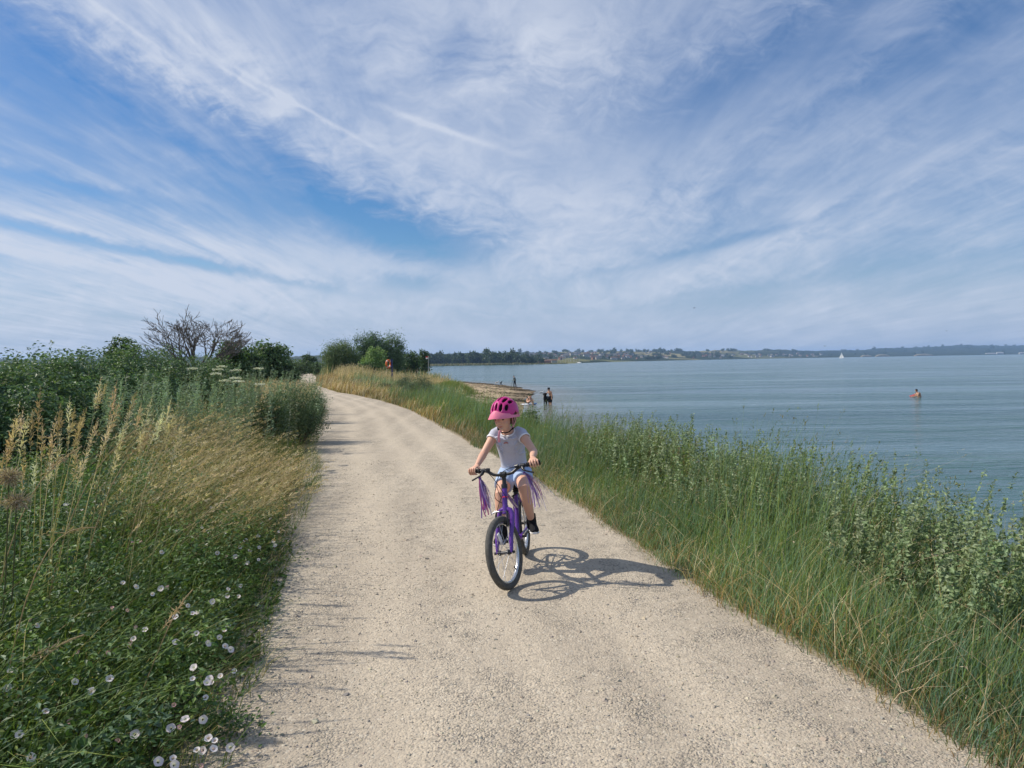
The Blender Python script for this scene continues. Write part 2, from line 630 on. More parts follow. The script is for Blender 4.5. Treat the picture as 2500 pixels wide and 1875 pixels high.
    path = npmesh('path', V[used], mp[F[on]], m, smooth=True)
    lt = path.data.attributes.new('across', 'FLOAT', 'POINT')
    lt.data.foreach_set('value', ((V[used, 0] - el[used]) / (er[used] - el[used])).astype(np.float32))
    tag(path, kind='structure')
    # soil, dead thatch and, towards the water, sand and shingle
    m, g, bs = material('soil_and_sand', 0.95, 0.1)
    oc = g.node('ShaderNodeTexCoord').outputs['Object']
    sp = g.node('ShaderNodeSeparateXYZ')
    g.put(sp.inputs[0], oc)
    ed = g.node('ShaderNodeAttribute', attribute_name='edge')
    es = g.node('ShaderNodeSeparateXYZ')
    g.put(es.inputs[0], ed.outputs['Vector'])
    n1 = g.noise(oc, 1.3, 5, .6)
    n2 = g.noise(oc, 14, 4, .65)
    soil = g.mix(n2, (0.05, 0.042, 0.022), (0.17, 0.135, 0.07))
    soil = g.mix(g.smooth(n1, .4, .6), soil, (0.075, 0.08, 0.03))
    sand = g.mix(n2, (0.36, 0.27, 0.165), (0.52, 0.41, 0.27))
    weed = g.noise(g.mapping(oc, (0, 0, 0), (0, 0, R(28)), (1.0, 0.35, 1)), 1.1, 6, .7)
    sand = g.mix(g.smooth(weed, .50, .60), sand, (0.07, 0.05, 0.03))
    wet = g.smooth(sp.outputs[2], -1.75, -1.95)
    sand = g.mix(g.math('MULTIPLY', wet, .7), sand, (0.16, 0.125, 0.085))
    k = g.math('ADD', sp.outputs[2], g.math('MULTIPLY', g.math('SUBTRACT', n1, .5), .5))
    c = g.mix(g.smooth(k, -0.75, -1.05), soil, sand)
    near = g.math('MAXIMUM', g.math('MULTIPLY', es.outputs[0], -1.0), g.math('MULTIPLY', es.outputs[1], -1.0))
    dd = g.math('MAXIMUM', es.outputs[0], es.outputs[1])
    c = g.mix(g.smooth(g.math('ADD', dd, g.math('MULTIPLY', g.math('SUBTRACT', n2, .5), .25)), .16, .02), c, (0.36, 0.30, 0.215))
    g.put(bs.inputs['Base Color'], c)
    bp = g.node('ShaderNodeBump')
    bp.inputs['Strength'].default_value = 0.7
    bp.inputs['Distance'].default_value = 0.05
    g.put(bp.inputs['Height'], n2)
    g.put(bs.inputs['Normal'], bp.outputs[0])
    gr = npmesh('ground', V, F[~on], m, smooth=True)
    a = gr.data.attributes.new('edge', 'FLOAT_VECTOR', 'POINT')
    a.data.foreach_set('vector', d1.ravel())
    tag(gr, kind='structure')


make_ground()


def make_water():
    m, g, b = material('sea_water', 0.13, 0.34)
    b.inputs['IOR'].default_value = 1.33
    oc = g.node('ShaderNodeTexCoord').outputs['Object']
    big = g.noise(g.mapping(oc, (0, 0, 0), (0, 0, R(4)), (0.010, 0.075, 1)), 1.0, 5, .6)
    band = g.noise(g.mapping(oc, (40, 13, 0), (0, 0, R(5)), (0.018, 0.16, 1)), 1.0, 3, .5)
    sl = g.smooth(band, .47, .60)
    c = g.mix(g.smooth(big, .3, .7), (0.022, 0.075, 0.082), (0.088, 0.165, 0.155))
    sp = g.node('ShaderNodeSeparateXYZ')
    g.put(sp.inputs[0], oc)
    shal = g.node('ShaderNodeAttribute', attribute_name='depth')
    c = g.mix(g.math('MULTIPLY', g.smooth(shal.outputs['Fac'], 9.0, 0.3), .75), c, (0.17, 0.16, 0.12))
    g.put(b.inputs['Base Color'], c)
    g.put(b.inputs['Specular IOR Level'], g.lin(sl, 0, 1, .26, .5))
    w = g.noise(g.mapping(oc, (0, 0, 0), (0, 0, R(-12)), (0.9, 2.2, 1)), 1.0, 4, .6, .4)
    w2 = g.noise(g.mapping(oc, (3, 9, 0), (0, 0, R(10)), (0.16, 0.42, 1)), 1.0, 4, .6, .3)
    w3 = g.noise(g.mapping(oc, (3, 9, 0), (0, 0, R(3)), (4.5, 8, 1)), 1.0, 2, .5, .3)
    h = g.math('ADD', g.math('MULTIPLY', w, .30), g.math('MULTIPLY', w2, .9))
    h = g.math('ADD', h, g.math('MULTIPLY', w3, .045))
    bp = g.node('ShaderNodeBump')
    bp.inputs['Distance'].default_value = 0.75
    g.put(bp.inputs['Strength'], g.lin(sl, 0, 1, 1.0, 0.3))
    g.put(bp.inputs['Height'], h)
    g.put(b.inputs['Normal'], bp.outputs[0])
    ys = np.concatenate([np.arange(-10, 60, 2), np.arange(60, 200, 6), np.geomspace(200, 9000, 30)])
    rows = []
    for y in ys:
        x0 = -3000 if y > 700 else shore(y) - 3
        rows.append(np.concatenate([np.linspace(x0, x0 + 40, 40), x0 + 40 + np.geomspace(1, 9000, 24)]))
    X = np.array(rows)
    Y = np.repeat(ys[:, None], X.shape[1], 1)
    n = X.shape[1]
    V = np.stack([X, Y, np.full_like(X, WATER_Z)], -1).reshape(-1, 3)
    i, j = np.meshgrid(np.arange(len(ys) - 1), np.arange(n - 1), indexing='ij')
    bb = (i * n + j).ravel()
    o = npmesh('water', V, np.stack([bb, bb + 1, bb + n + 1, bb + n], -1), m, smooth=True)
    a = o.data.attributes.new('depth', 'FLOAT', 'POINT')
    a.data.foreach_set('value', np.where(Y > 650, 30, X - np.array([shore(q) for q in ys])[:, None]).ravel().astype(np.float32))
    tag(o, kind='structure')


make_water()

# far hills, built in the round: shore -> slope -> ridge -> back slope
_hp = np.array([-1500, -600, 0, 500, 760, 1040, 1150, 1293, 1400, 1500, 1640, 1765, 1888, 1960, 2047, 2100, 2141, 2200, 2297, 2370, 2500, 2900, 3600.])
_ht = np.array([26, 24, 24, 23, 21, 21, 22.5, 21.5, 21, 20.6, 19.3, 18.3, 18, 15.5, 13.5, 15, 18.5, 17.2, 22, 22, 19.5, 20, 18.])
_hs = np.array([900, 900, 900, 850, 800, 800, 820, 880, 930, 1430, 1900, 2300, 2700, 2850, 3000, 3150, 3300, 3400, 3550, 3700, 3940, 4200, 4600.])
_hd = np.array([2600, 2600, 2600, 2600, 2600, 2700, 2700, 2800, 2900, 3000, 3300, 3600, 4100, 4600, 5200, 5400, 5600, 5700, 5900, 6000, 6200, 6500, 6800.])


def hill_az(px):
    return np.arctan((np.asarray(px, float) - 1250) / FPX)


_ha = hill_az(_hp)


def hill_z(a, t):
    """a azimuth, t 0 at the shore .. 1 at the ridge"""
    ds, dr = np.interp(a, _ha, _hs), np.interp(a, _ha, _hd)
    top = CAM_H + np.interp(a, _ha, _ht) * dr / FPX
    d = ds + (dr - ds) * t
    ridge = 1 + .05 * np.sin(a * 90 + 1) * np.clip(t * 2 - 1, 0, 1)
    z = -2.3 + (top + 2.3) * (0.08 * np.clip(t * 12, 0, 1) + .92 * np.clip((t - .08) / .92, 0, 1) ** 1.25) * ridge
    z = np.where(t > 1, top * np.clip(1 - (t - 1) * .6, 0.2, 1), z)
    z = z + (top * .05) * np.sin(a * 140 + t * 9) * np.sin(t * 17 + a * 35) * np.clip(t * 3, 0, 1) * np.clip((1.0 - t) * 4, 0, 1)
    return d, z


def hill_point(px, t):
    a = float(hill_az(px))
    d, z = hill_z(a, np.float64(t))
    y = float(d)
    return Vector((math.tan(a) * y, y, float(z)))


def make_hills():
    az = hill_az(np.linspace(-900, 3100, 560))
    ts = np.concatenate([np.linspace(0, .1, 6), np.linspace(.12, 1, 34), np.linspace(1.06, 1.5, 6)])
    A, T = np.meshgrid(az, ts, indexing='ij')
    D, Z = hill_z(A, T)
    rag = np.random.default_rng(2).random(A.shape)
    Z = Z + np.where((T > .25) & (T < 1.3), (rag - .4) * 6.0 * np.clip(D / 3500, .4, 1.4) * np.clip((T - .25) * 3, 0, 1), 0)
    X = np.tan(A) * D
    V = np.stack([X, D, Z], -1).reshape(-1, 3)
    n = len(ts)
    i, j = np.meshgrid(np.arange(len(az) - 1), np.arange(n - 1), indexing='ij')
    b = (i * n + j).ravel()
    m, g, bs = material('far_hills', 0.95, 0.05)
    oc = g.node('ShaderNodeTexCoord').outputs['Object']
    sp = g.node('ShaderNodeSeparateXYZ')
    g.put(sp.inputs[0], oc)
    n1 = g.noise(oc, 0.0032, 5, .62)
    n2 = g.noise(oc, 0.02, 4, .65)
    vor = g.node('ShaderNodeTexVoronoi')
    g.put(vor.inputs['Vector'], g.vmath('ADD', g.mapping(oc, (0, 0, 0), (0, 0, 0.3), (1, .45, 1)), g.vmath('MULTIPLY', g.noise(oc, .01, 2, .5, out='Color'), (60, 60, 0))))
    vor.inputs['Scale'].default_value = 0.0042
    vc = g.node('ShaderNodeSeparateColor')
    g.put(vc.inputs[0], vor.outputs['Color'])
    wood = g.mix(g.smooth(n2, .35, .65), (0.012, 0.022, 0.012), (0.045, 0.06, 0.028))
    field = g.mix(vc.outputs[1], (0.12, 0.13, 0.05), (0.27, 0.23, 0.11))
    # the wooded far hills lie to the east, the open fields and the town in the middle
    east = g.smooth(g.math('DIVIDE', sp.outputs[0], sp.outputs[1]), 0.28, 0.46)
    fm = g.math('MULTIPLY', g.smooth(vc.outputs[0], .52, .60), g.math('SUBTRACT', 1.0, east))
    fm = g.math('MULTIPLY', fm, g.smooth(g.math('DIVIDE', sp.outputs[0], sp.outputs[1]), -.06, .1, .25, 1))
    fm = g.math('MULTIPLY', fm, g.smooth(n2, .36, .46))
    c = g.mix(fm, wood, field)
    g.put(bs.inputs['Base Color'], c)
    o = npmesh('hills', V, np.stack([b, b + n, b + n + 1, b + 1], -1), m, smooth=False)
    tag(o, kind='structure')


make_hills()


def make_haze():
    m = bpy.data.materials.new('haze_air')
    m.use_nodes = True
    g = NG(m.node_tree)
    g.n.clear()
    v = g.node('ShaderNodeVolumePrincipled')
    v.inputs['Color'].default_value = (0.45, 0.66, 1.0, 1)
    v.inputs['Density'].default_value = HAZE
    v.inputs['Anisotropy'].default_value = 0.2
    out = g.node('ShaderNodeOutputMaterial')
    g.l.new(v.outputs[0], out.inputs['Volume'])
    mb = MB()
    mb.box((0, 6500, 52), (26000, 15000, 116))
    o = mb.build('haze', m, smooth=False)
    tag(o, kind='stuff')
    o['label'] = 'pale blue haze over the bay'


HAZE = 0.00011
make_haze()
# ------------------------------------------------------------------ plants
M_GRASS = leafmat('grass_blades', 0.55, 0.35)
M_LEAF = leafmat('leaves', 0.5, 0.3)
M_DRY = leafmat('dry_stalks', 0.7, 0.3, 0.15)
M_PETAL = leafmat('petals', 0.6, 0.25, 0.15)
M_BARK = plain('bark', (0.11, 0.085, 0.062), 0.9, 0.1, var=0.35, scale=6, bump=0.5)
M_DEAD = plain('weathered_wood', (0.15, 0.135, 0.12), 0.9, 0.1, var=0.3, scale=5, bump=0.4)


class Plant:
    """collects blades and leaves (arrays) for ONE mesh"""

    def __init__(self):
        self.v, self.f, self.t, self.n = [], [], [], 0

    def add(self, V, F, T):
        self.v.append(V.reshape(-1, 3))
        self.f.append((F + self.n))
        self.t.append(T.reshape(-1, 3))
        self.n += V.reshape(-1, 3).shape[0]

    def blades(self, base, h, lean, droop, width, tint, tip=None, rng=RNG, power=1.7, levels=4):
        """curved tapering blades; returns the tips and their directions"""
        N = len(base)
        base = np.asarray(base, float)
        h = np.broadcast_to(h, (N,)).astype(float)
        lean = np.broadcast_to(lean, (N, 2)).astype(float)
        droop = np.broadcast_to(droop, (N,)).astype(float)
        width = np.broadcast_to(width, (N,)).astype(float)
        a = rng.uniform(0, math.pi, N)
        wd = np.stack([np.cos(a), np.sin(a), np.zeros(N)], -1)
        V = np.zeros((N, levels, 2, 3))
        T = np.zeros((N, levels, 2, 3))
        tip = tint if tip is None else tip
        ss = np.linspace(0, 1, levels)
        for i, s in enumerate(ss):
            p = base.copy()
            p[:, :2] += lean * (h * s ** power)[:, None]
            p[:, 2] += h * (s - droop * s ** 3)
            w = width * (1.0 - 0.93 * s ** 1.5) * 0.5
            V[:, i, 0] = p - wd * w[:, None]
            V[:, i, 1] = p + wd * w[:, None]
            T[:, i, :] = (tint + (tip - tint) * s)[:, None, :]
        b = (np.arange(N) * levels * 2)[:, None]
        F = np.concatenate([b + np.array([[2 * i, 2 * i + 1, 2 * i + 3, 2 * i + 2]]) for i in range(levels - 1)], 0)
        self.add(V, F, T)
        tp = V[:, -1].mean(1)
        pv = V[:, -2].mean(1)
        d = tp - pv
        return tp, d / np.maximum(np.linalg.norm(d, axis=1, keepdims=True), 1e-6)

    def leaves(self, c, nrm, size, aspect, tint, rng=RNG, fold=0.25, dirv=None):
        """folded pointed leaves, each growing from c"""
        N = len(c)
        size = np.broadcast_to(size, (N,)).astype(float)
        nrm = nrm / np.maximum(np.linalg.norm(nrm, axis=1, keepdims=True), 1e-6)
        r = rng.normal(size=(N, 3)) if dirv is None else np.asarray(dirv, float)
        d = r - nrm * (r * nrm).sum(1, keepdims=True)
        d /= np.maximum(np.linalg.norm(d, axis=1, keepdims=True), 1e-6)
        s = np.cross(nrm, d)
        L = size[:, None]
        W = (size * aspect * 0.5)[:, None]
        V = np.stack([c, c + d * L * .45 + s * W + nrm * W * fold, c + d * L - nrm * L * .12, c + d * L * .45 - s * W + nrm * W * fold], 1)
        F = (np.arange(N) * 4)[:, None] + np.array([[0, 1, 2, 3]])
        self.add(V, F, np.repeat(np.asarray(tint)[:, None, :], 4, 1))

    def heads(self, tip, d, length, K, size, tint, rng=RNG, spread=0.35, aspect=0.3):
        """seed heads: K spikelets up the last stretch of each stem"""
        N = len(tip)
        s = rng.uniform(0, 1, (N, K))
        length = np.broadcast_to(length, (N,))
        c = tip[:, None, :] - d[:, None, :] * (length[:, None] * (1 - s))[..., None]
        out = rng.normal(size=(N, K, 3))
        taper = (np.sin(np.clip(s * 1.05 + .05, 0, 1) * math.pi) * .7 + .3)
        c = c + out * (0.1 * np.broadcast_to(size, (N,))[:, None] * taper)[..., None]
        dv = d[:, None, :] + out * spread
        t = np.repeat(tint[:, None, :], K, 1) * rng.uniform(.8, 1.2, (N, K, 1))
        sz = np.repeat(np.broadcast_to(size, (N,))[:, None], K, 1) * taper
        self.leaves(c.reshape(-1, 3), rng.normal(size=(N * K, 3)), sz.ravel(), aspect, t.reshape(-1, 3), rng, 0.1, dv.reshape(-1, 3))

    def build(self, name, mat, parent=None):
        V = np.concatenate(self.v)
        T = np.concatenate(self.t)
        q = np.concatenate(self.f)
        return npmesh(name, V, q, mat, parent, tint=T)


def tints(n, cols, rng=RNG, jit=0.18):
    cols = np.array(cols, float)
    k = rng.integers(0, len(cols), n)
    return np.clip(cols[k] * rng.uniform(1 - jit, 1 + jit, (n, 1)) * rng.uniform(1 - jit * .3, 1 + jit * .3, (n, 3)), 0, 1)


GREEN = [(0.074, 0.139, 0.033), (0.099, 0.171, 0.043), (0.123, 0.194, 0.046), (0.082, 0.145, 0.053)]
LIME = [(0.163, 0.224, 0.051), (0.195, 0.254, 0.064), (0.139, 0.209, 0.051)]
BLUE = [(0.121, 0.202, 0.132), (0.146, 0.236, 0.149), (0.103, 0.186, 0.097), (0.156, 0.245, 0.113)]
STRAW = [(0.502, 0.397, 0.229), (0.577, 0.46, 0.292), (0.414, 0.32, 0.176), (0.627, 0.524, 0.367)]
OLIVE = [(0.198, 0.198, 0.073), (0.256, 0.228, 0.09), (0.163, 0.179, 0.066)]
RUST = [(.28, .17, .07), (.33, .21, .09), (.22, .15, .065), (.36, .26, .12)]
SAGE = [(0.243, 0.327, 0.216), (0.299, 0.392, 0.261), (0.197, 0.281, 0.178)]

DARKG = [(0.058, 0.106, 0.042), (0.077, 0.134, 0.054), (0.1, 0.163, 0.058)]
BRAM = [(0.087, 0.152, 0.068), (0.114, 0.187, 0.083), (0.155, 0.234, 0.096), (0.1, 0.164, 0.096)]
WILLOW = [(0.135, 0.196, 0.081), (0.169, 0.23, 0.101), (0.115, 0.169, 0.074)]


def scatter(n, xf, y0, y1, d0, d1, side, rng=RNG, bias=1.0):
    """points beside the path: d metres out from its left (-1) or right (+1) edge; more of them nearer the camera"""
    y = y0 + (y1 - y0) * rng.random(n) ** bias
    d = d0 + (d1 - d0) * rng.random(n)
    e = edge_l(y) if side < 0 else edge_r(y)
    x = e + side * d
    return x, y, d


def on_ground(x, y):
    return np.stack([x, y, ground_z(x, y) - 0.01], -1)


def patch(x, y, s, seed):
    return np.clip(wob(x, y, s, seed) * .9 + .5, 0, 1)


def wind(n, rng=RNG, k=0.35, spread=0.35, ang=0.05):
    """the breeze comes off the land and leans everything towards the water"""
    a = rng.normal(ang, spread, n)
    m = np.abs(rng.normal(k, k * .5, n))
    return np.stack([np.cos(a) * m, np.sin(a) * m], -1)


# ---- left verge: grasses (one mass nobody could count)
def left_verge():
    P = Plant()
    rg = np.random.default_rng(21)
    # green sward
    for (n, y0, y1, d0, d1, h0, h1, cols, w, bias, ln) in (
            (9000, 1.2, 6.5, .12, 3.6, .2, .56, GREEN + LIME[:1], .0058, 1.0, .5),
            (2300, 1.2, 6, .3, 3.2, .35, .66, GREEN + LIME, .006, 1.0, 1.0),
            (420, 1.3, 7, .2, 2.6, .35, .7, OLIVE + STRAW, .0045, 1.0, .6),
            (9000, 6, 13, .12, 3.2, .3, .75, GREEN + OLIVE, .007, 1.0, .45),
            (8000, 13, 32, .15, 4.0, .3, .8, GREEN + OLIVE, .013, 1.2, .35),
            (4000, 32, 90, .2, 8, .4, .9, OLIVE + GREEN + STRAW[:1], .03, 1.0, .3)):
        x, y, d = scatter(n, None, y0, y1, d0, d1, -1, rg, bias)
        pa, pb = patch(x, y, 1.4, 63), patch(x, y, .9, 64)
        h = rg.uniform(h0, h1, n) * np.clip(.35 + d * .9, 0, 1) * (.65 + .6 * pa)
        t = tints(n, cols, rg) * (.8 + .4 * pb[:, None]) * (1 + (pb[:, None] - .5) * np.array([.35, .15, -.15]))
        P.blades(on_ground(x, y), h, wind(n, rg, ln, .8), rg.uniform(0, .5, n), w * rg.uniform(.7, 1.3, n), t, t * 1.2, rg, levels=5)
    # fringe lying over the gravel
    x, y, d = scatter(5200, None, 1.5, 16, -.16, .45, -1, rg, 1.2)
    x = x + .12 * wob(x * 0, y, 2.1, 4)
    t = tints(len(x), GREEN + OLIVE + STRAW[2:3], rg)
    P.blades(on_ground(x, y), rg.uniform(.08, .28, len(x)), wind(len(x), rg, .9, .9), .3, .005, t, t * 1.2, rg)
    # leaning golden grass between five and thirteen metres off
    n = 12000
    x, y, d = scatter(n, None, 4.3, 13.5, .15, 2.9, -1, rg, 1.0)
    near = np.exp(-((d - .8) / .85) ** 2) * np.clip((y - 4.2) / 1.5, 0, 1) * np.clip((11 - y) / 2, 0, 1)
    tall = np.exp(-((d - 1.9) / .9) ** 2 - ((y - 9.6) / 1.7) ** 2)
    keep = np.maximum(near, tall) * (.55 + .9 * patch(x, y, 1.1, 12)) > rg.uniform(.25, .75, n)
    x, y, d = x[keep], y[keep], d[keep]
    n = len(x)
    h = (rg.uniform(.5, 1.0, n)) * np.clip(.55 + d * .42, 0, 1.25)
    t = tints(n, OLIVE + STRAW[2:3] + GREEN[2:3], rg)
    tt = tints(n, STRAW + STRAW + OLIVE[1:2], rg)
    tp, dv = P.blades(on_ground(x, y), h, wind(n, rg, .62, .3), rg.uniform(.1, .35, n), .0058, t, tt, rg, levels=5)
    s = rg.random(n) < .55
    P.heads(tp[s], dv[s], rg.uniform(.12, .28, s.sum()), 12, .034, tt[s] * 1.2, rg, .3, .26)
    # dry pale tuft further on
    n = 5200
    x, y, d = scatter(n, None, 15.5, 27, .7, 3.4, -1, rg, 1.0)
    keep = patch(x, y, .5, 31) > .3
    x, y = x[keep], y[keep]
    n = len(x)
    tt = tints(n, STRAW, rg)
    tp, dv = P.blades(on_ground(x, y), rg.uniform(.7, 1.25, n), wind(n, rg, .4, .3), .15, .010, tt * .8, tt, rg)
    P.heads(tp, dv, .2, 5, .06, tt, rg, .3, .25)
    o = P.build('grass', M_GRASS)
    tag(o, 'long green and golden grass of the left verge', None, None, 'stuff')


def herb_mat():
    """leafy scramble of vetch, bedstraw and bindweed in the left foreground"""
    P = Plant()
    rg = np.random.default_rng(22)
    for (n, y0, y1, d0, d1, hh, cols, sz) in ((4600, 1.2, 5.6, .05, 3.4, .58, GREEN + LIME[:1] + BRAM, .032),
                                              (3600, 4.5, 10.5, 1.2, 5.5, .75, GREEN + BRAM + SAGE[:1], .040), (1300, 1.5, 8, -.12, .45, .13, GREEN[:2] + BLUE[:1], .026)):
        x, y, d = scatter(n, None, y0, y1, d0, d1, -1, rg)
        if hh < .2:
            kp = patch(x, y, 1.6, 77) > .42
            x, y, d = x[kp], y[kp], d[kp]
            n = len(x)
        keep = np.ones(n, bool)
        b = on_ground(x, y)
        h = rg.uniform(.35, 1.0, n) * hh * np.clip(.4 + d * .7, .5, 1.25)
        ln = wind(n, rg, .5, 1.3)
        t = tints(n, cols, rg)
        P.blades(b, h, ln, .2, .004, t * .9, t, rg, levels=4)
        K = 15
        s = rg.uniform(.12, 1, (n, K))
        c = np.repeat(b[:, None, :], K, 1)
        c[..., :2] += ln[:, None, :] * (h[:, None] * s ** 1.7)[..., None]
        c[..., 2] += h[:, None] * (s - .2 * s ** 3)
        nr = rg.normal(size=(n, K, 3)) * .6 + np.array([-.25, -.1, .8])
        P.leaves(c.reshape(-1, 3), nr.reshape(-1, 3), (sz * rg.uniform(.6, 1.4, (n, K))).ravel(), .42, np.repeat(t[:, None], K, 1).reshape(-1, 3) * rg.uniform(.75, 1.3, (n * K, 1)), rg)
    # bushy clumps of broader leaves, with dark hollows between them
    m = 900
    y = 1.3 + 5.6 * rg.random(m)
    d = rg.uniform(.05, 3.6, m)
    x = edge_l(y) - d
    hz = .10 + .50 * np.clip(d * .7 + .25, 0, 1) * rg.uniform(.55, 1.05, m)
    cc = np.stack([x, y, ground_z(x, y) + hz], -1)
    K = 52
    o_ = rg.normal(size=(m, K, 3)) * np.array([.075, .075, .07]) * rg.uniform(.6, 1.3, (m, 1, 1))
    nr = o_ * np.array([4, 4, 2]) + rg.normal(size=(m, K, 3)) * .35 + np.array([-.2, -.15, .8])
    tt = tints(m, GREEN + LIME[:1] + BRAM, rg)
    P.leaves((cc[:, None] + o_).reshape(-1, 3), nr.reshape(-1, 3), np.repeat(rg.uniform(.014, .042, m), K) * rg.uniform(.7, 1.3, m * K), rg.choice([.28, .45, .65], 1)[0], (np.repeat(tt[:, None], K, 1) * rg.uniform(.75, 1.35, (m, K, 1))).reshape(-1, 3), rg)
    # cushions that creep out over the gravel
    for px, py, sp, nl in ((640, 1345, .15, 1300), (672, 1340, .09, 500), (592, 1465, .11, 800), (575, 1600, .08, 500), (556, 1760, .09, 600), (712, 1180, .18, 1000)):
        q = at(px, py, .05)
        oo = rg.normal(size=(nl, 3)) * np.array([sp, sp * .9, .0])
        oo[:, 2] = np.abs(rg.normal(0, .075, nl)) * np.exp(-(oo[:, 0] / sp) ** 2 * .5)
        cq = np.array([q[0] - .05, q[1], 0]) + oo
        cq[:, 2] += ground_z(cq[:, 0], cq[:, 1]) + .005
        P.leaves(cq, rg.normal(size=(nl, 3)) * .5 + np.array([-.2, -.15, .9]), rg.uniform(.016, .036, nl), .45, tints(nl, GREEN[:3] + BRAM[:2], rg, .25), rg)
    # broader bindweed leaves trailing at the gravel's edge
    x, y, d = scatter(2600, None, 1.5, 7, -.1, 1.4, -1, rg)
    z = rg.uniform(.02, .3, len(x)) * np.clip(d + .3, .2, 1)
    c = on_ground(x, y)
    c[:, 2] += z
    P.leaves(c, rg.normal(size=(len(x), 3)) * .5 + np.array([-.2, -.2, 1]), rg.uniform(.03, .055, len(x)), .75, tints(len(x), GREEN + SAGE[:1], rg), rg)
    o = P.build('ground_cover', M_LEAF)
    tag(o, 'leafy bindweed and vetch scramble in the left foreground', None, None, 'stuff')


def right_bank():
    P = Plant()
    rg = np.random.default_rng(23)
    # sea couch, blue green, fine
    def strip(n, y0, y1, d0, dmax, h0, h1, cols, w, ln, bias=1.0, dz=.35, tipk=1.2, sprd=.9, keepf=None, head=None, thin=0):
        y = y0 + (y1 - y0) * rg.random(n) ** bias
        r_ = edge_r(y)
        x = r_ + d0 + (np.minimum(vegline(y) - r_, dmax) - d0) * rg.random(n)
        x = x + .10 * wob(x * 0, y, 1.9, 17) * np.exp(-(x - r_) * 2) - .03
        d = x - r_
        if thin:
            k = (d < .75 + .25 * wob(x, y, 1.5, 18)) | (rg.random(len(d)) < thin)
            x, y, d = x[k], y[k], d[k]
        if keepf is not None:
            k = keepf(x, y, d)
            x, y, d = x[k], y[k], d[k]
        m = len(x)
        pa = patch(x, y, 1.3, 61)
        pb = patch(x, y, .8, 62)
        h = rg.uniform(h0, h1, m) * np.clip(dz + d * .8, 0, 1.1) * (.68 + .6 * pa)
        t = tints(m, cols, rg) * (.82 + .36 * pb[:, None]) * (1 + (pb[:, None] - .5) * np.array([.16, .08, -.08]))
        tp, dv = P.blades(on_ground(x, y), h, wind(m, rg, ln, sprd, .3), rg.uniform(0, .3, m), w * rg.uniform(.7, 1.3, m), t, t * tipk, rg)
        if head:
            L, K, S, hc, fr = head
            s = rg.random(m) < fr
            P.heads(tp[s], dv[s], L, K, S, tints(s.sum(), hc, rg), rg, .25, .25)

    strip(34000, 1.6, 7, .02, 3, .22, .50, BLUE + GREEN[1:2] + OLIVE[:1], .0046, .42, thin=.3)
    strip(26000, 6, 14, .02, 3, .26, .56, BLUE + GREEN[1:3] + OLIVE[:1], .0066, .38, thin=.45)
    strip(7000, 1.6, 9, .15, 3, .4, .7, LIME + BLUE, .0045, .3, thin=.3, head=(.10, 7, .022, LIME + OLIVE + STRAW[2:3], .5))
    strip(7000, 5, 15, .3, 3, .5, .9, LIME + BLUE, .006, .22, head=(.12, 5, .035, LIME + OLIVE, .55))
    strip(2600, 1.7, 12, .05, 2.2, .35, .72, STRAW + OLIVE, .0042, .85, head=(.1, 6, .02, STRAW, .5), sprd=1.6)
    strip(2000, 1.7, 16, .0, .3, .15, .42, RUST + STRAW, .004, .9, dz=.7, sprd=2.5)
    strip(2600, 1.7, 12, -.06, .12, .06, .22, RUST + OLIVE + BLUE, .004, .9, dz=.7, sprd=2.5)
    # the bank beyond, down to the beach
    strip(17000, 13, 30, .7, 12, .3, .7, BLUE + GREEN[2:] + LIME[:1] + OLIVE[:1], .012, .3)
    strip(4000, 13, 30, .05, 1.2, .2, .5, OLIVE + RUST + BLUE, .011, .4, dz=.5)
    strip(8000, 14, 32, .4, 12, .6, .95, LIME + BLUE, .013, .25, head=(.2, 4, .06, LIME + OLIVE, .5))
    strip(16000, 29, 62, 1.8, 18, .28, .6, BLUE + GREEN[2:] + OLIVE + SAGE, .024, .28)
    strip(9000, 20, 78, .05, 3.2, .2, .5, RUST + RUST + OLIVE + STRAW, .026, .4, dz=.6)
    strip(9000, 14, 64, .02, 3.4, .2, .5, RUST + OLIVE + STRAW, .016, .4, dz=.5, keepf=lambda x, y, d: rg.random(len(x)) < np.exp(-(d / (.35 + .03 * y)) ** 2))
    strip(7000, 38, 78, .1, 6, .3, .7, RUST + STRAW, .03, .3, dz=.8)
    # the mound: yellow crest and grey green tussocks
    strip(12000, 58, 84, 2, 26, .5, 1.15, STRAW + STRAW + OLIVE, .035, .2, dz=1, keepf=lambda x, y, d: patch(x, y, .25, 41) > .25, head=(.3, 3, .16, STRAW, .7))
    strip(9000, 44, 68, 3, 22, .4, .9, SAGE + BLUE, .035, .15, dz=1, keepf=lambda x, y, d: patch(x, y, .22, 42) > .45)
    strip(7000, 84, 130, 1, 30, .7, 1.5, STRAW + OLIVE + BLUE, .06, .2, dz=1)
    # yellow green reeds at the crest by the water
    n = 4200
    c = atd(1103, 905, 70)
    x = c[0] + rg.normal(0, 1.0, n)
    y = 70 + rg.normal(0, 2.2, n)
    t = tints(n, [(.16, .20, .055), (.20, .23, .07), (.13, .18, .05)], rg)
    P.blades(on_ground(x, y), rg.uniform(.7, 1.45, n) * np.exp(-((x - c[0]) / 2.2) ** 2), wind(n, rg, .3, 1), .15, .035, t, t * 1.2, rg)
    o = P.build('grass', M_GRASS)
    tag(o, 'blue green couch grass and dry grass of the sea bank', None, None, 'stuff')


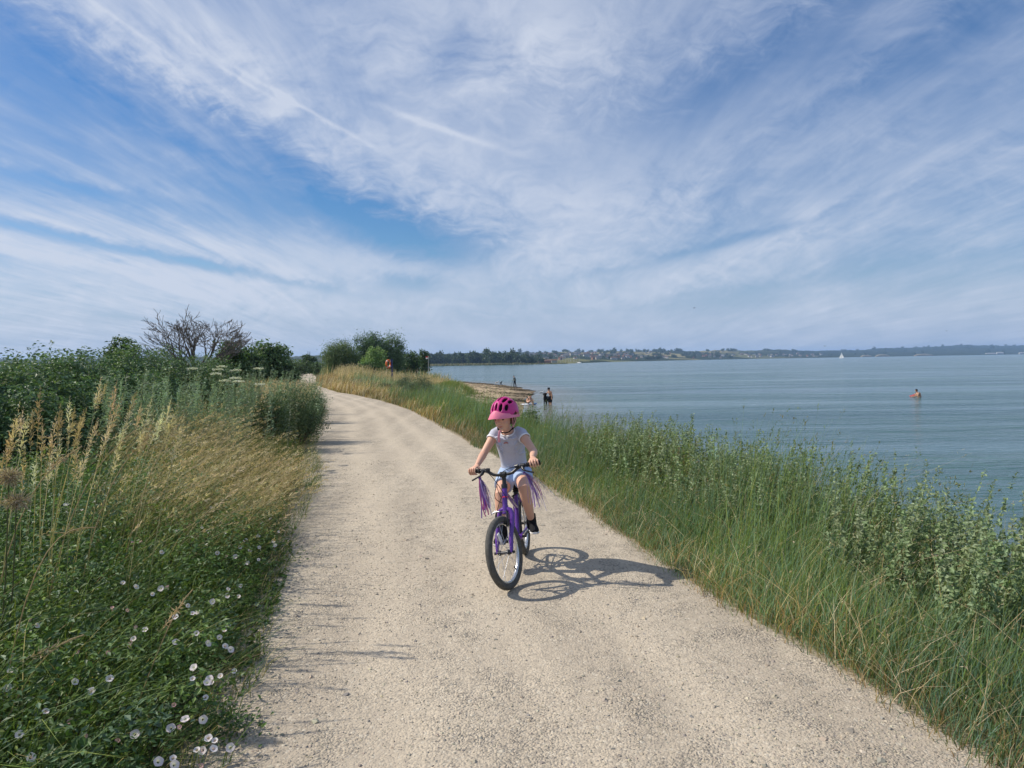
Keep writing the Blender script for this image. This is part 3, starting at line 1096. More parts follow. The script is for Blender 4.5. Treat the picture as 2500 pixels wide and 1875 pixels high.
def stones():
    rg = np.random.default_rng(24)
    n = 70000
    y = 2.3 + 9.5 * rg.random(n) ** 1.9
    el, er = edge_l(y), edge_r(y)
    x = el + (er - el) * rg.random(n)
    k = (wob(x, y, 2.2, 51) + .6 * wob(x, y, .7, 52)) > rg.normal(-.12, .5, n)
    x, y = x[k], y[k]
    n = len(x)
    s = np.clip(rg.lognormal(-5.75, .42, n), .0013, .011)
    z = ground_z(x, y)
    big = 60
    s[:big] = rg.uniform(.011, .019, big)
    a = rg.uniform(0, 6.28, n)
    oc = np.array([(1, 0, 0), (0, 1, 0), (-1, 0, 0), (0, -1, 0), (0, 0, 1), (.6, .55, .62), (-.55, .6, .6), (.1, -.7, .66)], float)
    fc = np.array([(0, 1, 5), (1, 6, 5), (1, 2, 6), (2, 3, 7), (3, 0, 7), (0, 5, 7), (5, 4, 7), (5, 6, 4), (6, 2, 7), (6, 7, 4)])
    V = np.repeat(oc[None], n, 0) * rg.uniform(.7, 1.3, (n, 8, 1)) * s[:, None, None] * np.stack([rg.uniform(.8, 1.4, n), np.ones(n), rg.uniform(.55, .95, n)], -1)[:, None, :]
    ca, sa = np.cos(a)[:, None], np.sin(a)[:, None]
    X = V[..., 0] * ca - V[..., 1] * sa
    Y = V[..., 0] * sa + V[..., 1] * ca
    W = np.stack([X + x[:, None], Y + y[:, None], V[..., 2] + z[:, None] - .0005], -1).reshape(-1, 3)
    F = ((np.arange(n) * 8)[:, None, None] + fc[None]).reshape(-1, 3)
    t = np.repeat(tints(n, [(.42, .36, .27), (.36, .31, .24), (.30, .27, .22), (.48, .42, .32), (.27, .25, .22)], rg, .15), 8, 0)
    m, g, b = material('stone_grains', 0.9, 0.15)
    g.put(b.inputs['Base Color'], g.node('ShaderNodeAttribute', attribute_name='tint').outputs['Color'])
    o = npmesh('gravel', W, F, m, tint=t)
    tag(o, 'loose grey and buff gravel lying on the path', None, None, 'stuff')


left_verge()
herb_mat()
right_bank()
stones()


# ---- bushes and trees: each a thing, with its crown and its wood
def crown_leaves(P, lobes, n, size, cols, rg, aspect=.55, up=.45, shell=.35, jit=.2, clump=0.22, kk=9):
    """leaf clumps through the lobes' volume, thicker towards the outside, uneven outline"""
    w = np.array([l[3] * l[4] * l[5] for l in lobes]) ** .67
    m = max(1, n // kk)
    k = rg.choice(len(lobes), m, p=w / w.sum())
    L = np.array([l[:6] for l in lobes])[k]
    u = rg.normal(size=(m, 3))
    u /= np.linalg.norm(u, axis=1, keepdims=True)
    rr = 1 - shell * rg.random(m) ** 1.3
    rr *= rg.uniform(.86, 1.12, m)
    c = L[:, :3] + u * L[:, 3:6] * rr[:, None]
    lt = tints(m, cols, rg, jit)
    o = rg.normal(size=(m, kk, 3)) * clump * L[:, None, 3:6].mean(-1, keepdims=True)
    o[..., 2] *= .7
    C = c[:, None] + o
    nr = u[:, None] * .6 + rg.normal(size=(m, kk, 3)) * .55 + np.array([0, 0, up])
    t = lt[:, None] * rg.uniform(.8, 1.25, (m, kk, 1))
    P.leaves(C.reshape(-1, 3), nr.reshape(-1, 3), (size * rg.uniform(.6, 1.35, (m, kk))).ravel(), aspect, t.reshape(-1, 3), rg)


def limb(mb, p, d, L, r, depth, rg, up=.25, spread=.7, n=6, kids=3, wig=.25, minr=.006, shrink=.68):
    pts, rads = [p], [r]
    q = np.array(p, float)
    dd = np.array(d, float)
    seg = 4
    for i in range(seg):
        dd = dd + rg.normal(size=3) * wig + np.array([0, 0, up * .3])
        dd /= np.linalg.norm(dd)
        q = q + dd * L / seg
        pts.append(q.copy())
        rads.append(max(minr, r * (1 - .45 * (i + 1) / seg)))
    mb.loft(pts, rads, n)
    if depth > 0:
        for k in range(kids):
            i = rg.integers(2, seg + 1) if k else seg
            nd = dd + rg.normal(size=3) * spread
            nd[2] = abs(nd[2]) * .7 + up * .3
            nd /= np.linalg.norm(nd)
            limb(mb, pts[i], nd, L * rg.uniform(shrink - .1, shrink + .12), max(minr, rads[i] * .72), depth - 1, rg, up, spread, max(4, n - 1), kids, wig, minr, shrink)


def bush(name, label, cat, base, lobes, n, size, cols, group=None, seed=1, aspect=.55, stems=5, trunk_r=.03, **kw):
    rg = np.random.default_rng(seed)
    root = empty(name, base)
    tag(root, label, cat, group)
    P = Plant()
    crown_leaves(P, lobes, n, size, cols, rg, aspect, **kw)
    P.build('crown', M_LEAF, root)
    mb = MB()
    top = max(l[2] for l in lobes)
    wd = np.mean([l[3] for l in lobes])
    for i in range(stems):
        a = rg.uniform(0, 6.28)
        l = lobes[i % len(lobes)]
        e = np.array([l[0], l[1], l[2]]) + rg.normal(size=3) * .1 * wd
        s = np.array([rg.normal(0, .12) * wd * .6, rg.normal(0, .12) * wd * .6, -.05])
        m1 = s + (e - s) * .5 + rg.normal(size=3) * .06 * wd
        mb.loft([s, m1, e], [trunk_r, trunk_r * .7, trunk_r * .35], 6)
    mb.build('trunk' if trunk_r > .06 else 'stems', M_BARK, root)
    return root




def lobes_auto(rx, ry, h, rg, k=7, low=.05):
    L = []
    for i in range(k + 5):
        a = 6.283 * i / (k + 5) + rg.uniform(-.4, .4)
        r = rg.uniform(.25, .68)
        s = rg.uniform(.34, .52)
        zz = h * rg.uniform(.28, .78) * (1 - .25 * r)
        L.append((math.cos(a) * r * rx, math.sin(a) * r * ry, zz, rx * s, ry * s, max(.14 * h, min(zz - low * h, h - zz) * rg.uniform(.85, 1.1))))
    L.append((rg.uniform(-.2, .2) * rx, 0, h * .68, rx * .5, ry * .5, h * .32))
    L.append((0, 0, h * .42, rx * .82, ry * .82, h * .40))
    return L


def place_bush(kind, label, px, Y, top, half_px, n, size, cols, seed, group=None, ryk=.9, gz=None, aspect=.55, k=7, cat='bush', trunk_r=.03, **kw):
    rg = np.random.default_rng(seed)
    p = atd(px, top, Y)
    gzv = float(ground_z(p[0], p[1])) if gz is None else gz
    h = p[2] - gzv
    rx = half_px * Y / FPX
    return bush(kind, label, cat, (p[0], p[1], gzv), lobes_auto(rx, rx * ryk, h, rg, k), n, size, cols, group, seed, aspect, trunk_r=trunk_r, **kw)


HG = 'bramble bushes of the left hedge'
hedge = [(-10, 9.2, 868, 190, 'leftmost dense green bramble bush, close behind the tall dry stalks'),
         (70, 11.0, 845, 150, 'tall green bramble bush behind the tallest seed stalks at the left'),
         (160, 12.2, 858, 120, 'bramble bush where the hedge top dips low against the sky'),
         (240, 13.2, 846, 120, 'bramble bush below the small dark tree on the skyline'),
         (330, 15.5, 842, 110, 'bramble bush in front of the bare tree, left side'),
         (420, 17.5, 846, 105, 'bramble bush directly under the bare branching tree'),
         (40, 8.4, 940, 170, 'low bramble bush nearest the camera behind the dry stalks'),
         (190, 9.8, 915, 140, 'shadowed bramble bush in the middle of the left hedge'),
         (320, 11.5, 890, 120, 'bramble bush behind the grey green mugwort stems'),
         (520, 19.0, 862, 90, 'bramble bush right of the bare tree behind the white umbels')]
for i, (px, Y, top, hw, lab) in enumerate(hedge):
    place_bush('bramble_bush', lab, px, Y, top, hw, 12500, .058, BRAM, 100 + i, HG, aspect=.6, k=10, up=.75, shell=.5, clump=.10)

# shrubs crowding the path on the left
place_bush('shrub', 'dark green shrub bulging over the left edge of the path', 728, 14.6, 928, 74, 13000, .036, [(0.088, 0.136, 0.064), (0.112, 0.16, 0.08), (0.136, 0.192, 0.104)], 131, aspect=.4, k=8, shell=.6, clump=.16, up=.3)
place_bush('shrub', 'lower dark shrub left of the path behind the golden grass', 650, 13.4, 950, 62, 8000, .036, [(0.096, 0.144, 0.064), (0.128, 0.184, 0.08)], 132, aspect=.45, k=7, shell=.6, clump=.16)
place_bush('shrub', 'grey green feathery shrub behind the shrub at the path edge', 770, 19.5, 938, 34, 5200, .04, SAGE, 133, aspect=.25, k=6, shell=.7, clump=.2)

# trees on the skyline
place_bush('tree', 'small dark round tree on the skyline left of the bare tree', 300, 42, 821, 54, 4200, .20, DARKG, 141, ryk=.8, cat='tree', trunk_r=.12, k=6, clump=.16)
place_bush('tree', 'dark green round tree just right of the bare tree', 565, 33, 832, 48, 5200, .15, [(0.072, 0.128, 0.048), (0.096, 0.16, 0.058)], 142, cat='tree', trunk_r=.1, k=8, clump=.15)
place_bush('tree', 'tall rounded green tree behind, with several billowing domes', 655, 60, 834, 54, 6000, .26, [(0.096, 0.16, 0.064), (0.128, 0.2, 0.08)], 143, cat='tree', trunk_r=.16, k=9, clump=.14)
place_bush('tree', 'lower tree joining two taller crowns left of the far path', 608, 56, 846, 40, 3400, .24, [(0.088, 0.144, 0.061), (0.112, 0.176, 0.072)], 144, cat='tree', trunk_r=.14, clump=.15)
for i, (px, Y, top, hw, lab) in enumerate([(700, 92, 874, 30, 'low green bush right of the rounded tree'), (668, 74, 880, 34, 'low bush below the rounded tree'),
                                           (735, 105, 880, 34, 'low bush behind the far bend of the path'), (775, 118, 884, 28, 'low grey green bush at the foot of the pale willow, left side'),
                                           (704, 60, 893, 26, 'low bush beside the far pale grass tuft')]):
    place_bush('scrub_bush', lab, px, Y, top, hw, 2200, .26, [(0.088, 0.136, 0.064), (0.12, 0.176, 0.08)], 150 + i, 'scrub beyond the path bend', clump=.17)
place_bush('tree', 'small distant dark tree under the pair of masts', 753, 170, 866, 20, 1800, .5, DARKG, 158, cat='tree', trunk_r=.2, clump=.15)
place_bush('willow', 'pale green willow shrub at the far bend of the path', 832, 88, 830, 54, 15000, .24, WILLOW, 161, cat='tree', trunk_r=.09, aspect=.28, k=10, shell=.6, clump=.2)
place_bush('tree', 'tallest dark feathery tree behind the lifebuoy', 905, 98, 806, 48, 11000, .30, [(0.094, 0.156, 0.083), (0.125, 0.198, 0.104)], 162, cat='tree', trunk_r=.2, aspect=.3, k=10, shell=.65, clump=.17)
place_bush('tree', 'dark tree with a light right side behind the lifebuoy post', 962, 100, 808, 34, 7000, .30, [(0.125, 0.198, 0.104), (0.177, 0.26, 0.125)], 163, cat='tree', trunk_r=.16, aspect=.3, k=8, shell=.65, clump=.18)
place_bush('bush', 'bright green bush in front of the tall dark tree', 912, 82, 849, 34, 5200, .2, [(0.208, 0.322, 0.114), (0.26, 0.374, 0.135)], 164, k=7, clump=.18)
place_bush('bush', 'very dark low bush below the bright green bush', 893, 77, 884, 32, 3200, .18, DARKG, 165, clump=.16)
place_bush('tree', 'dark low tree right of the lifebuoy', 1000, 104, 858, 30, 3600, .3, DARKG, 166, cat='tree', trunk_r=.12, clump=.16)
place_bush('tree', 'small dark round topped tree, last one before the water', 1034, 125, 852, 14, 2200, .32, DARKG, 167, cat='tree', trunk_r=.14, k=4, clump=.16)


for i, (px, Y, top, hw, lab) in enumerate([(985, 52, 912, 26, 'grey green shrub in the middle of the mound'), (1028, 50, 910, 34, 'wide grey green shrub left of the yellow green reeds'),
                                           (1000, 44, 930, 22, 'low grey green shrub below the mound crest'), (938, 48, 936, 22, 'small dark green shrub in the dry grass by the path'), (860, 62, 916, 22, 'low shrub on the mound beside the far path')]):
    place_bush('bank_shrub', lab, px, Y, top, hw, 4200, .085, [(.13, .165, .105), (.16, .20, .13), (.11, .145, .08)], 170 + i, 'shrubs on the mound', aspect=.3, k=6, shell=.7, clump=.2)


def bare_tree():
    rg = np.random.default_rng(7)
    p = atd(478, 880, 31)
    root = empty('bare_tree', (p[0], p[1], float(ground_z(p[0], p[1]))))
    tag(root, 'leafless grey tree with a wide tangle of bare branches', 'tree')
    mb = MB()
    mb.loft([(0, 0, -.1), (.03, 0, .6), (-.02, .03, 1.3)], [.20, .16, .13], 9)
    mb.loft([(.35, .1, -.1), (.55, .1, .7), (.75, .05, 1.3)], [.12, .10, .08], 8)
    mb.build('trunk', M_DEAD, root)
    mb = MB()
    for k in range(13):
        a = -1.2 + 2.15 * k / 12 + rg.normal(0, .06)
        d = np.array([1.25 * math.sin(a), rg.normal(0, .4), math.cos(a) * .62 + .22])
        limb(mb, (0 + .08 * math.sin(a), 0, 1.15 + .1 * rg.random()), d / np.linalg.norm(d), 1.2, .068, 4, rg, .20, .42, 6, 3, .13, .0078, .66)
    for k in range(3):
        d = np.array([.75, rg.normal(0, .3), .55 + .15 * k])
        limb(mb, (.75, .05, 1.25), d / np.linalg.norm(d), .95, .05, 3, rg, .3, .42, 6, 3, .14, .0078, .66)
    mb.build('branches', M_DEAD, root)


bare_tree()


def stem_plant(name, label, cat, x, y, h, ns, cols, rg, leaf, aspect, K, group=None, spread=.16, lean=.12, headc=None, headL=.2, headS=.03, w=.008, gz=None, upl=.5, side=.7, r0=.12):
    """an upright many-stemmed plant"""
    z = float(ground_z(x, y)) if gz is None else gz
    P = Plant()
    b = np.stack([rg.normal(0, r0, ns), rg.normal(0, r0, ns), np.full(ns, -.02)], -1)
    hh = h * rg.uniform(.62, 1.0, ns)
    a = rg.uniform(0, 6.28, ns)
    ln = np.stack([np.cos(a), np.sin(a)], -1) * rg.uniform(.3, 1, (ns, 1)) * spread + np.array([lean, 0])
    t = tints(ns, cols, rg)
    tp, dv = P.blades(b, hh, ln, .04, w, t * .8, t, rg, 1.4, 5)
    s = rg.uniform(.15, 1, (ns, K))
    c = np.repeat(b[:, None, :], K, 1)
    c[..., :2] += ln[:, None, :] * (hh[:, None] * s ** 1.4)[..., None]
    c[..., 2] += hh[:, None] * (s - .04 * s ** 3)
    d = rg.normal(size=(ns, K, 3))
    d[..., 2] = np.abs(d[..., 2]) * .4 + upl
    nr = rg.normal(size=(ns, K, 3)) * .5 + np.array([-.3, -.2, .7])
    lt = np.repeat(t[:, None], K, 1) * rg.uniform(.8, 1.3, (ns, K, 1))
    P.leaves(c.reshape(-1, 3), nr.reshape(-1, 3), (leaf * (1.15 - .55 * s) * rg.uniform(.7, 1.3, (ns, K))).ravel(), aspect, lt.reshape(-1, 3), rg, .25, d.reshape(-1, 3))
    if headc:
        P.heads(tp, dv, headL, 26, headS, tints(ns, headc, rg), rg, .5, .35)
    o = P.build(name, M_LEAF)
    o.location = (x, y, z)
    tag(o, label, cat, group)
    return o


def mugworts():
    rg = np.random.default_rng(31)
    spots = [(235, 9.5, 905), (285, 9.8, 880), (330, 10.5, 872), (372, 11, 852), (400, 10.2, 868), (432, 11.5, 860), (455, 10.6, 884), (495, 12, 885),
             (520, 11.2, 900), (560, 13.5, 868), (590, 14, 872), (612, 13.5, 860), (640, 15, 885), (675, 16, 890), (695, 17, 896), (730, 20, 888), (600, 12.2, 905), (350, 9.4, 905), (470, 9.6, 910), (755, 23, 900), (265, 9.0, 920), (310, 9.2, 900), (415, 9.3, 892), (505, 10.4, 905), (545, 11, 912), (600, 13, 890), (660, 13.2, 905), (700, 15, 912)]
    for px, Y, top in spots:
        p = atd(px, top, Y)
        h = p[2] - float(ground_z(p[0], p[1]))
        stem_plant('mugwort_plant', 'tall grey green mugwort plant with feathery upright stems', 'plant', p[0], p[1], h, 15, SAGE + [(.17, .205, .14)], rg, .085, .24, 62,
                   'grey green mugwort plants of the left verge', .16, .1, SAGE + OLIVE[:1], .35, .03, .011, r0=.2)


mugworts()


def umbels():
    rg = np.random.default_rng(32)
    spots = [(470, 896, 11.5), (526, 908, 11), (532, 898, 11.6), (541, 891, 12), (575, 900, 12), (574, 919, 11), (548, 925, 10.6), (631, 896, 13), (634, 934, 11.5), (583, 927, 10.8)]
    for px, py, Y in spots:
        p = atd(px, py, Y)
        z = float(ground_z(p[0], p[1]))
        h = p[2] - z
        root = empty('umbel_plant', (p[0], p[1], z))
        tag(root, 'slender plant with a flat white flower head above the left verge', 'plant', 'white umbel flowers in the left verge')
        mb = MB()
        n = 7
        mb.loft([(-.1, 0, 0), (-.03, 0, h * .5), (0, 0, h - .06)], [.006, .005, .004], 6)
        for k in range(n):
            a = 6.28 * k / n
            mb.loft([(0, 0, h - .06), (.05 * math.cos(a), .05 * math.sin(a), h - .02)], [.002, .002], 4)
        mb.build('stem', M_UMB, root)
        P = Plant()
        m = 150
        r = .085 * np.sqrt(rg.random(m))
        a = rg.uniform(0, 6.28, m)
        c = np.stack([r * np.cos(a), r * np.sin(a), h - .02 - r * .12 + rg.normal(0, .006, m)], -1)
        P.leaves(c, rg.normal(size=(m, 3)) * .4 + np.array([0, 0, 1]), .02, .9, tints(m, [(.62, .64, .5), (.7, .7, .58)], rg), rg)
        P.build('flower_head', M_PETAL, root)


M_UMB = plain('umbel_stem', (.12, .16, .06), .6, .2)
umbels()


def oraches():
    """leafy plants along the crest of the sea bank"""
    rg = np.random.default_rng(33)
    cols = [(.19, .255, .12), (.235, .30, .155), (.15, .21, .095), (.27, .33, .19)]
    G = 'leafy pale green plants along the sea bank'
    for i in range(140):
        y = 1.9 + 8.6 * (i + rg.random()) / 140
        d = rg.uniform(.8, 2.0) if i % 3 else rg.uniform(1.4, 2.0)
        x = float(edge_r(y)) + d
        top = (.68 + .022 * y + rg.uniform(-.14, .14)) * (1.0 if d > 1.2 else .86)
        z = float(ground_z(x, y))
        stem_plant('orache_plant', 'leafy pale green plant with arrow shaped leaves on the crest of the sea bank', 'plant', x, y, top - z, 9, cols, rg, .043, .6, 56, G, .3, .03, cols + OLIVE[:1], .1, .016, .006, r0=.1)
    # reddish docks in the middle of the bank
    for k in range(34):
        px = rg.uniform(1360, 1680)
        Y = 12.5 - (px - 1360) / 320 * 5 + rg.uniform(-.6, 1.2)
        top = 1015 + (px - 1360) * .075 + rg.uniform(-14, 22)
        p = atd(px, top, Y)
        z = float(ground_z(p[0], p[1]))
        h = float(np.clip(p[2] - z, .4, 1.25))
        stem_plant('dock_plant', 'upright plant with reddish seed spikes on the middle of the sea bank', 'plant', p[0], p[1], h, 7, LIME + cols, rg, .07, .3, 20,
                   'reddish seeded plants on the sea bank', .14, .06, [(.24, .20, .09), (.30, .22, .12), (.2, .2, .08)], .28, .026, .008, r0=.1)
    for px, Y, top in ((1722, 7.0, 1018), (1745, 7.1, 1035), (1705, 7.2, 1030)):
        p = atd(px, top, Y)
        z = float(ground_z(p[0], p[1]))
        stem_plant('tall_herb', 'tallest grey green herb standing above the sea bank against the water', 'plant', p[0], p[1], p[2] - z, 5, SAGE + LIME[:1], rg, .075, .25, 34, 'tall herbs of the sea bank', .1, .05, None, w=.008)
    p = atd(1290, 996, 16)
    bush('shrub', 'small bright green shrub by the helmet, in front of the seated woman', 'bush', (p[0], p[1], float(ground_z(p[0], p[1]))),
         lobes_auto(.3, .3, p[2] - float(ground_z(p[0], p[1])), rg, 5), 1500, .05, [(.075, .13, .04), (.10, .16, .05)], seed=77, trunk_r=.012)


oraches()


def tall_stalks():
    """seed stalks that stand up one by one at the left"""
    rg = np.random.default_rng(34)
    G = 'tall dry grass stalks at the left'
    tips = [(48, 970), (36, 1008), (57, 983), (68, 1000), (80, 980), (98, 932), (104, 1010), (138, 995), (147, 973), (170, 955), (183, 980), (205, 990), (213, 980), (248, 908), (262, 920), (286, 916),
            (300, 950), (335, 940), (328, 968), (345, 975), (372, 955), (417, 960), (395, 1000), (312, 1010), (240, 1010), (128, 1045), (190, 1060), (130, 1090), (352, 1030), (300, 1040), (20, 1060), (60, 1080), (90, 1100),
            (375, 1010), (400, 985), (430, 990), (450, 1005), (275, 1000), (150, 1030), (225, 1050)]
    for px, py in tips:
        Y = rg.uniform(4.0, 5.4) if px > 230 else rg.uniform(3.7, 4.6)
        p = atd(px, py, Y)
        z = float(ground_z(p[0], p[1]))
        h = p[2] - z
        ln = rg.uniform(.02, .16) + (.12 if px > 200 else 0)
        root = empty('grass_stalk', (p[0] - ln * h, p[1], z))
        tag(root, 'tall straw coloured grass stalk with a feathery seed head', 'grass stalk', G)
        P = Plant()
        t = tints(1, OLIVE, rg)
        tt = tints(1, STRAW, rg)
        tp, dv = P.blades(np.zeros((1, 3)), [h], [[ln, 0]], [.02], [.006], t * 1.3, tt * 1.1, rg, 1.5, 6)
        P.build('stem', M_DRY, root)
        Q = Plant()
        L = rg.uniform(.2, .32)
        Q.heads(tp, dv, L, 80, .034, np.clip(tt * 1.25, 0, .75), rg, .4, .22)
        Q.build('seed_head', M_DRY, root)
    # long arching stalks across the lower left
    for (x0, y0, x1, y1, Y) in ((60, 1330, 232, 1288, 2.9), (10, 1240, 200, 1090, 3.3), (150, 1230, 330, 1050, 3.9), (230, 1210, 372, 1060, 4.2), (330, 1210, 440, 1030, 4.6), (40, 1650, 205, 1550, 2.6), (390, 1570, 470, 1440, 3.1)):
        a = atd(x0, y0, Y)
        b = atd(x1, y1, Y + .1)
        z = float(ground_z(a[0], a[1]))
        root = empty('grass_stalk', (a[0] - .15, a[1], z))
        tag(root, 'long dry grass stalk arching over the left verge', 'grass stalk', 'arching dry stalks of the left verge')
        mb = MB()
        o = np.array([a[0] - .15, a[1], z])
        pts = [np.zeros(3), (a - o), (a - o) * .55 + (b - o) * .45 + np.array([0, 0, .05]), b - o]
        # smooth it
        cu = [Vector(pts[0])]
        for s in np.linspace(0.1, 1, 9):
            q = (1 - s) ** 3 * pts[0] + 3 * (1 - s) ** 2 * s * pts[1] + 3 * (1 - s) * s * s * pts[2] + s ** 3 * pts[3]
            cu.append(Vector(q))
        mb.col = STRAW[2]
        mb.loft(cu, [.0026] * 10, 5)
        mb.build('stem', M_DRY, root, tint=True)
        Q = Plant()
        tp = np.array([cu[-1]])
        dv = np.array([(cu[-1] - cu[-3]).normalized()])
        Q.heads(tp, dv, .22, 60, .028, tints(1, STRAW, rg), rg, .4, .22)
        Q.build('seed_head', M_DRY, root)


tall_stalks()


def bindweed():
    """white and pink funnels at the gravel's edge; the pixels are where they bloomed"""
    rg = np.random.default_rng(35)
    white = [(596, 1322), (585, 1337), (668, 1325), (672, 1333), (610, 1345), (630, 1368), (557, 1455), (583, 1458), (555, 1531), (548, 1542), (535, 1558), (548, 1580), (561, 1588), (470, 1500), (485, 1497),
             (572, 1640), (540, 1652), (520, 1665), (505, 1670), (512, 1660), (502, 1705), (328, 1562), (428, 1571), (480, 1548), (453, 1760), (495, 1757), (510, 1805), (525, 1812), (482, 1835), (497, 1832), (519, 1832),
             (563, 1826), (385, 1862), (422, 1855), (423, 1870), (88, 1530), (48, 1533), (26, 1640), (20, 1682), (180, 1667), (110, 1741), (48, 1795), (72, 1852), (430, 1508), (394, 1350), (394, 1438), (330, 1435),
             (160, 1235), (199, 1248), (450, 1204), (433, 1297), (508, 1300), (370, 1452), (516, 1240), (492, 1290), (505, 1573), (506, 1332), (630, 1310), (632, 1338), (640, 1280), (680, 1300), (606, 1375), (600, 1320), (660, 1268),
             (330, 1795), (475, 1632), (470, 1660), (418, 1780), (300, 1425), (548, 1305), (530, 1352), (575, 1360), (556, 1440), (588, 1432), (520, 1470), (457, 1480), (355, 1540), (268, 1660), (225, 1690)]
    pink = [(71, 1518), (275, 1491), (313, 1493), (329, 1536), (318, 1582), (317, 1570), (410, 1440), (205, 1803), (262, 1598), (437, 1780), (292, 1808), (320, 1330), (190, 1597), (550, 1362), (175, 1767), (425, 1724), (490, 1875), (280, 1182), (340, 1325)]

    def bloom(r, depth, cols, closed):
        mb = MB()
        n = 15
        prof = [(.004, 0), (.006, .4 * depth), (.35 * r, .75 * depth), (.8 * r, .97 * depth), (r, depth * (1.0 if closed else 1.02))]
        vs, fs = [], []
        for i, (rr, z) in enumerate(prof):
            for k in range(n):
                a = 6.2832 * k / n
                q = rr * (1 + (.06 * math.cos(5 * a) if i >= 3 else 0))
                vs.append((q * math.cos(a), q * math.sin(a), z))
        for i in range(len(prof) - 1):
            for k in range(n):
                k2 = (k + 1) % n
                fs.append((i * n + k, i * n + k2, (i + 1) * n + k2, (i + 1) * n + k))
        mb.add(vs, fs)
        mb.t = [cols[1] if (j // n) < 3 else cols[0] for j in range(len(vs))]
        return mb

    protos = []
    for i in range(4):
        mb = bloom(.0125 + .0017 * i, .012, ((.84, .74, .77), (.86, .82, .76)) if i % 2 else ((.86, .82, .82), (.84, .68, .70)), False)
        protos.append(mb.build('bindweed_flower', M_PETAL, tint=True))
    mb = bloom(.009, .022, ((.72, .42, .42), (.70, .55, .50)), True)
    protos.append(mb.build('bindweed_flower', M_PETAL, tint=True))
    used = set()
    for j, (px, py) in enumerate(white + pink):
        pk = j >= len(white)
        # they open a little above the ground, higher the further they are from the gravel
        z = .08
        for _ in range(4):
            p = at(px, py, z)
            d = float(edge_l(p[1]) - p[0])
            z = float(np.clip(.17 + .42 * d, .1, .8))
        p = at(px, py, z)
        i = 4 if pk else int(rg.integers(0, 4))
        o = protos[i] if i not in used else protos[i].copy()
        if i in used:
            COL.objects.link(o)
        used.add(i)
        o.location = p
        tov = Vector(CAMPOS - p).normalized()
        axis = (tov * .9 + Vector((rg.normal(0, .35), rg.normal(0, .3), .6 + rg.normal(0, .25)))).normalized()
        o.rotation_euler = axis.to_track_quat('Z', 'Y').to_euler()
        if pk:
            tag(o, 'half closed pink bindweed bud in the left verge', 'flower', 'pink bindweed buds in the left verge')
        else:
            tag(o, 'open white bindweed flower in the green edge left of the path', 'flower', 'white bindweed flowers left of the path')


bindweed()


def thistle_tuft():
    rg = np.random.default_rng(36)
    for px, py, lab in ((22, 1165, 'fluffy brown thistle seed tuft at the left frame edge'), (40, 1225, 'second, lower thistle seed tuft at the left frame edge')):
        p = atd(px, py, 3.2)
        z = float(ground_z(p[0], p[1]))
        root = empty('thistle', (p[0], p[1], z))
        tag(root, lab, 'plant')
        mb = MB()
        mb.col = (.12, .13, .06)
        h = p[2] - z
        mb.loft([(-.1, 0, 0), (-.03, 0, h * .6), (0, 0, h)], [.0035, .003, .0025], 6)
        mb.build('stem', M_DRY, root, tint=True)
        P = Plant()
        n = 420
        u = rg.normal(size=(n, 3))
        u /= np.linalg.norm(u, axis=1, keepdims=True)
        c = np.array([0, 0, h]) + u * rg.uniform(.0, .035, (n, 1)) * np.array([1.6, 1, 1])
        P.leaves(c, rg.normal(size=(n, 3)), .03, .12, tints(n, [(.45, .36, .25), (.55, .47, .36), (.3, .23, .15)], rg), rg, .1, u)
        P.build('seed_head', M_DRY, root)


thistle_tuft()
# ------------------------------------------------------------------ people (a body is one skinned surface; hair and clothes are its children)
def remesh(mb, name, mat, parent, voxel, smooth_it=3, decim=None):
    """melt overlapping lofts into one continuous surface"""
    tmp = mb.build('tmp', mat, None)
    m = tmp.modifiers.new('r', 'REMESH')
    m.mode = 'VOXEL'
    m.voxel_size = voxel
    m.use_smooth_shade = True
    s = tmp.modifiers.new('s', 'SMOOTH')
    s.factor = .5
    s.iterations = smooth_it
    bpy.context.view_layer.update()
    dg = bpy.context.evaluated_depsgraph_get()
    me = bpy.data.meshes.new_from_object(tmp.evaluated_get(dg))
    me.name = name
    old = tmp.data
    bpy.data.objects.remove(tmp)
    bpy.data.meshes.remove(old)
    me.materials.clear()
    me.materials.append(mat)
    for p in me.polygons:
        p.use_smooth = True
    o = bpy.data.objects.new(name, me)
    COL.objects.link(o)
    if parent:
        o.parent = parent
    return o


def V3(*a):
    return Vector(a)


def skin(name, col):
    m, g, b = material(name, 0.5, 0.35)
    oc = g.node('ShaderNodeTexCoord').outputs['Object']
    n = g.noise(oc, 18, 3, .5)
    g.put(b.inputs['Base Color'], g.mix(n, [c * .92 for c in col], [min(1, c * 1.08) for c in col]))
    b.inputs['Subsurface Weight'].default_value = 0.08
    b.inputs['Subsurface Radius'].default_value = (0.01, 0.004, 0.002)
    return m


SKIN = skin('skin', (.60, .35, .24))
SKIN_TAN = skin('tanned_skin', (.50, .29, .19))


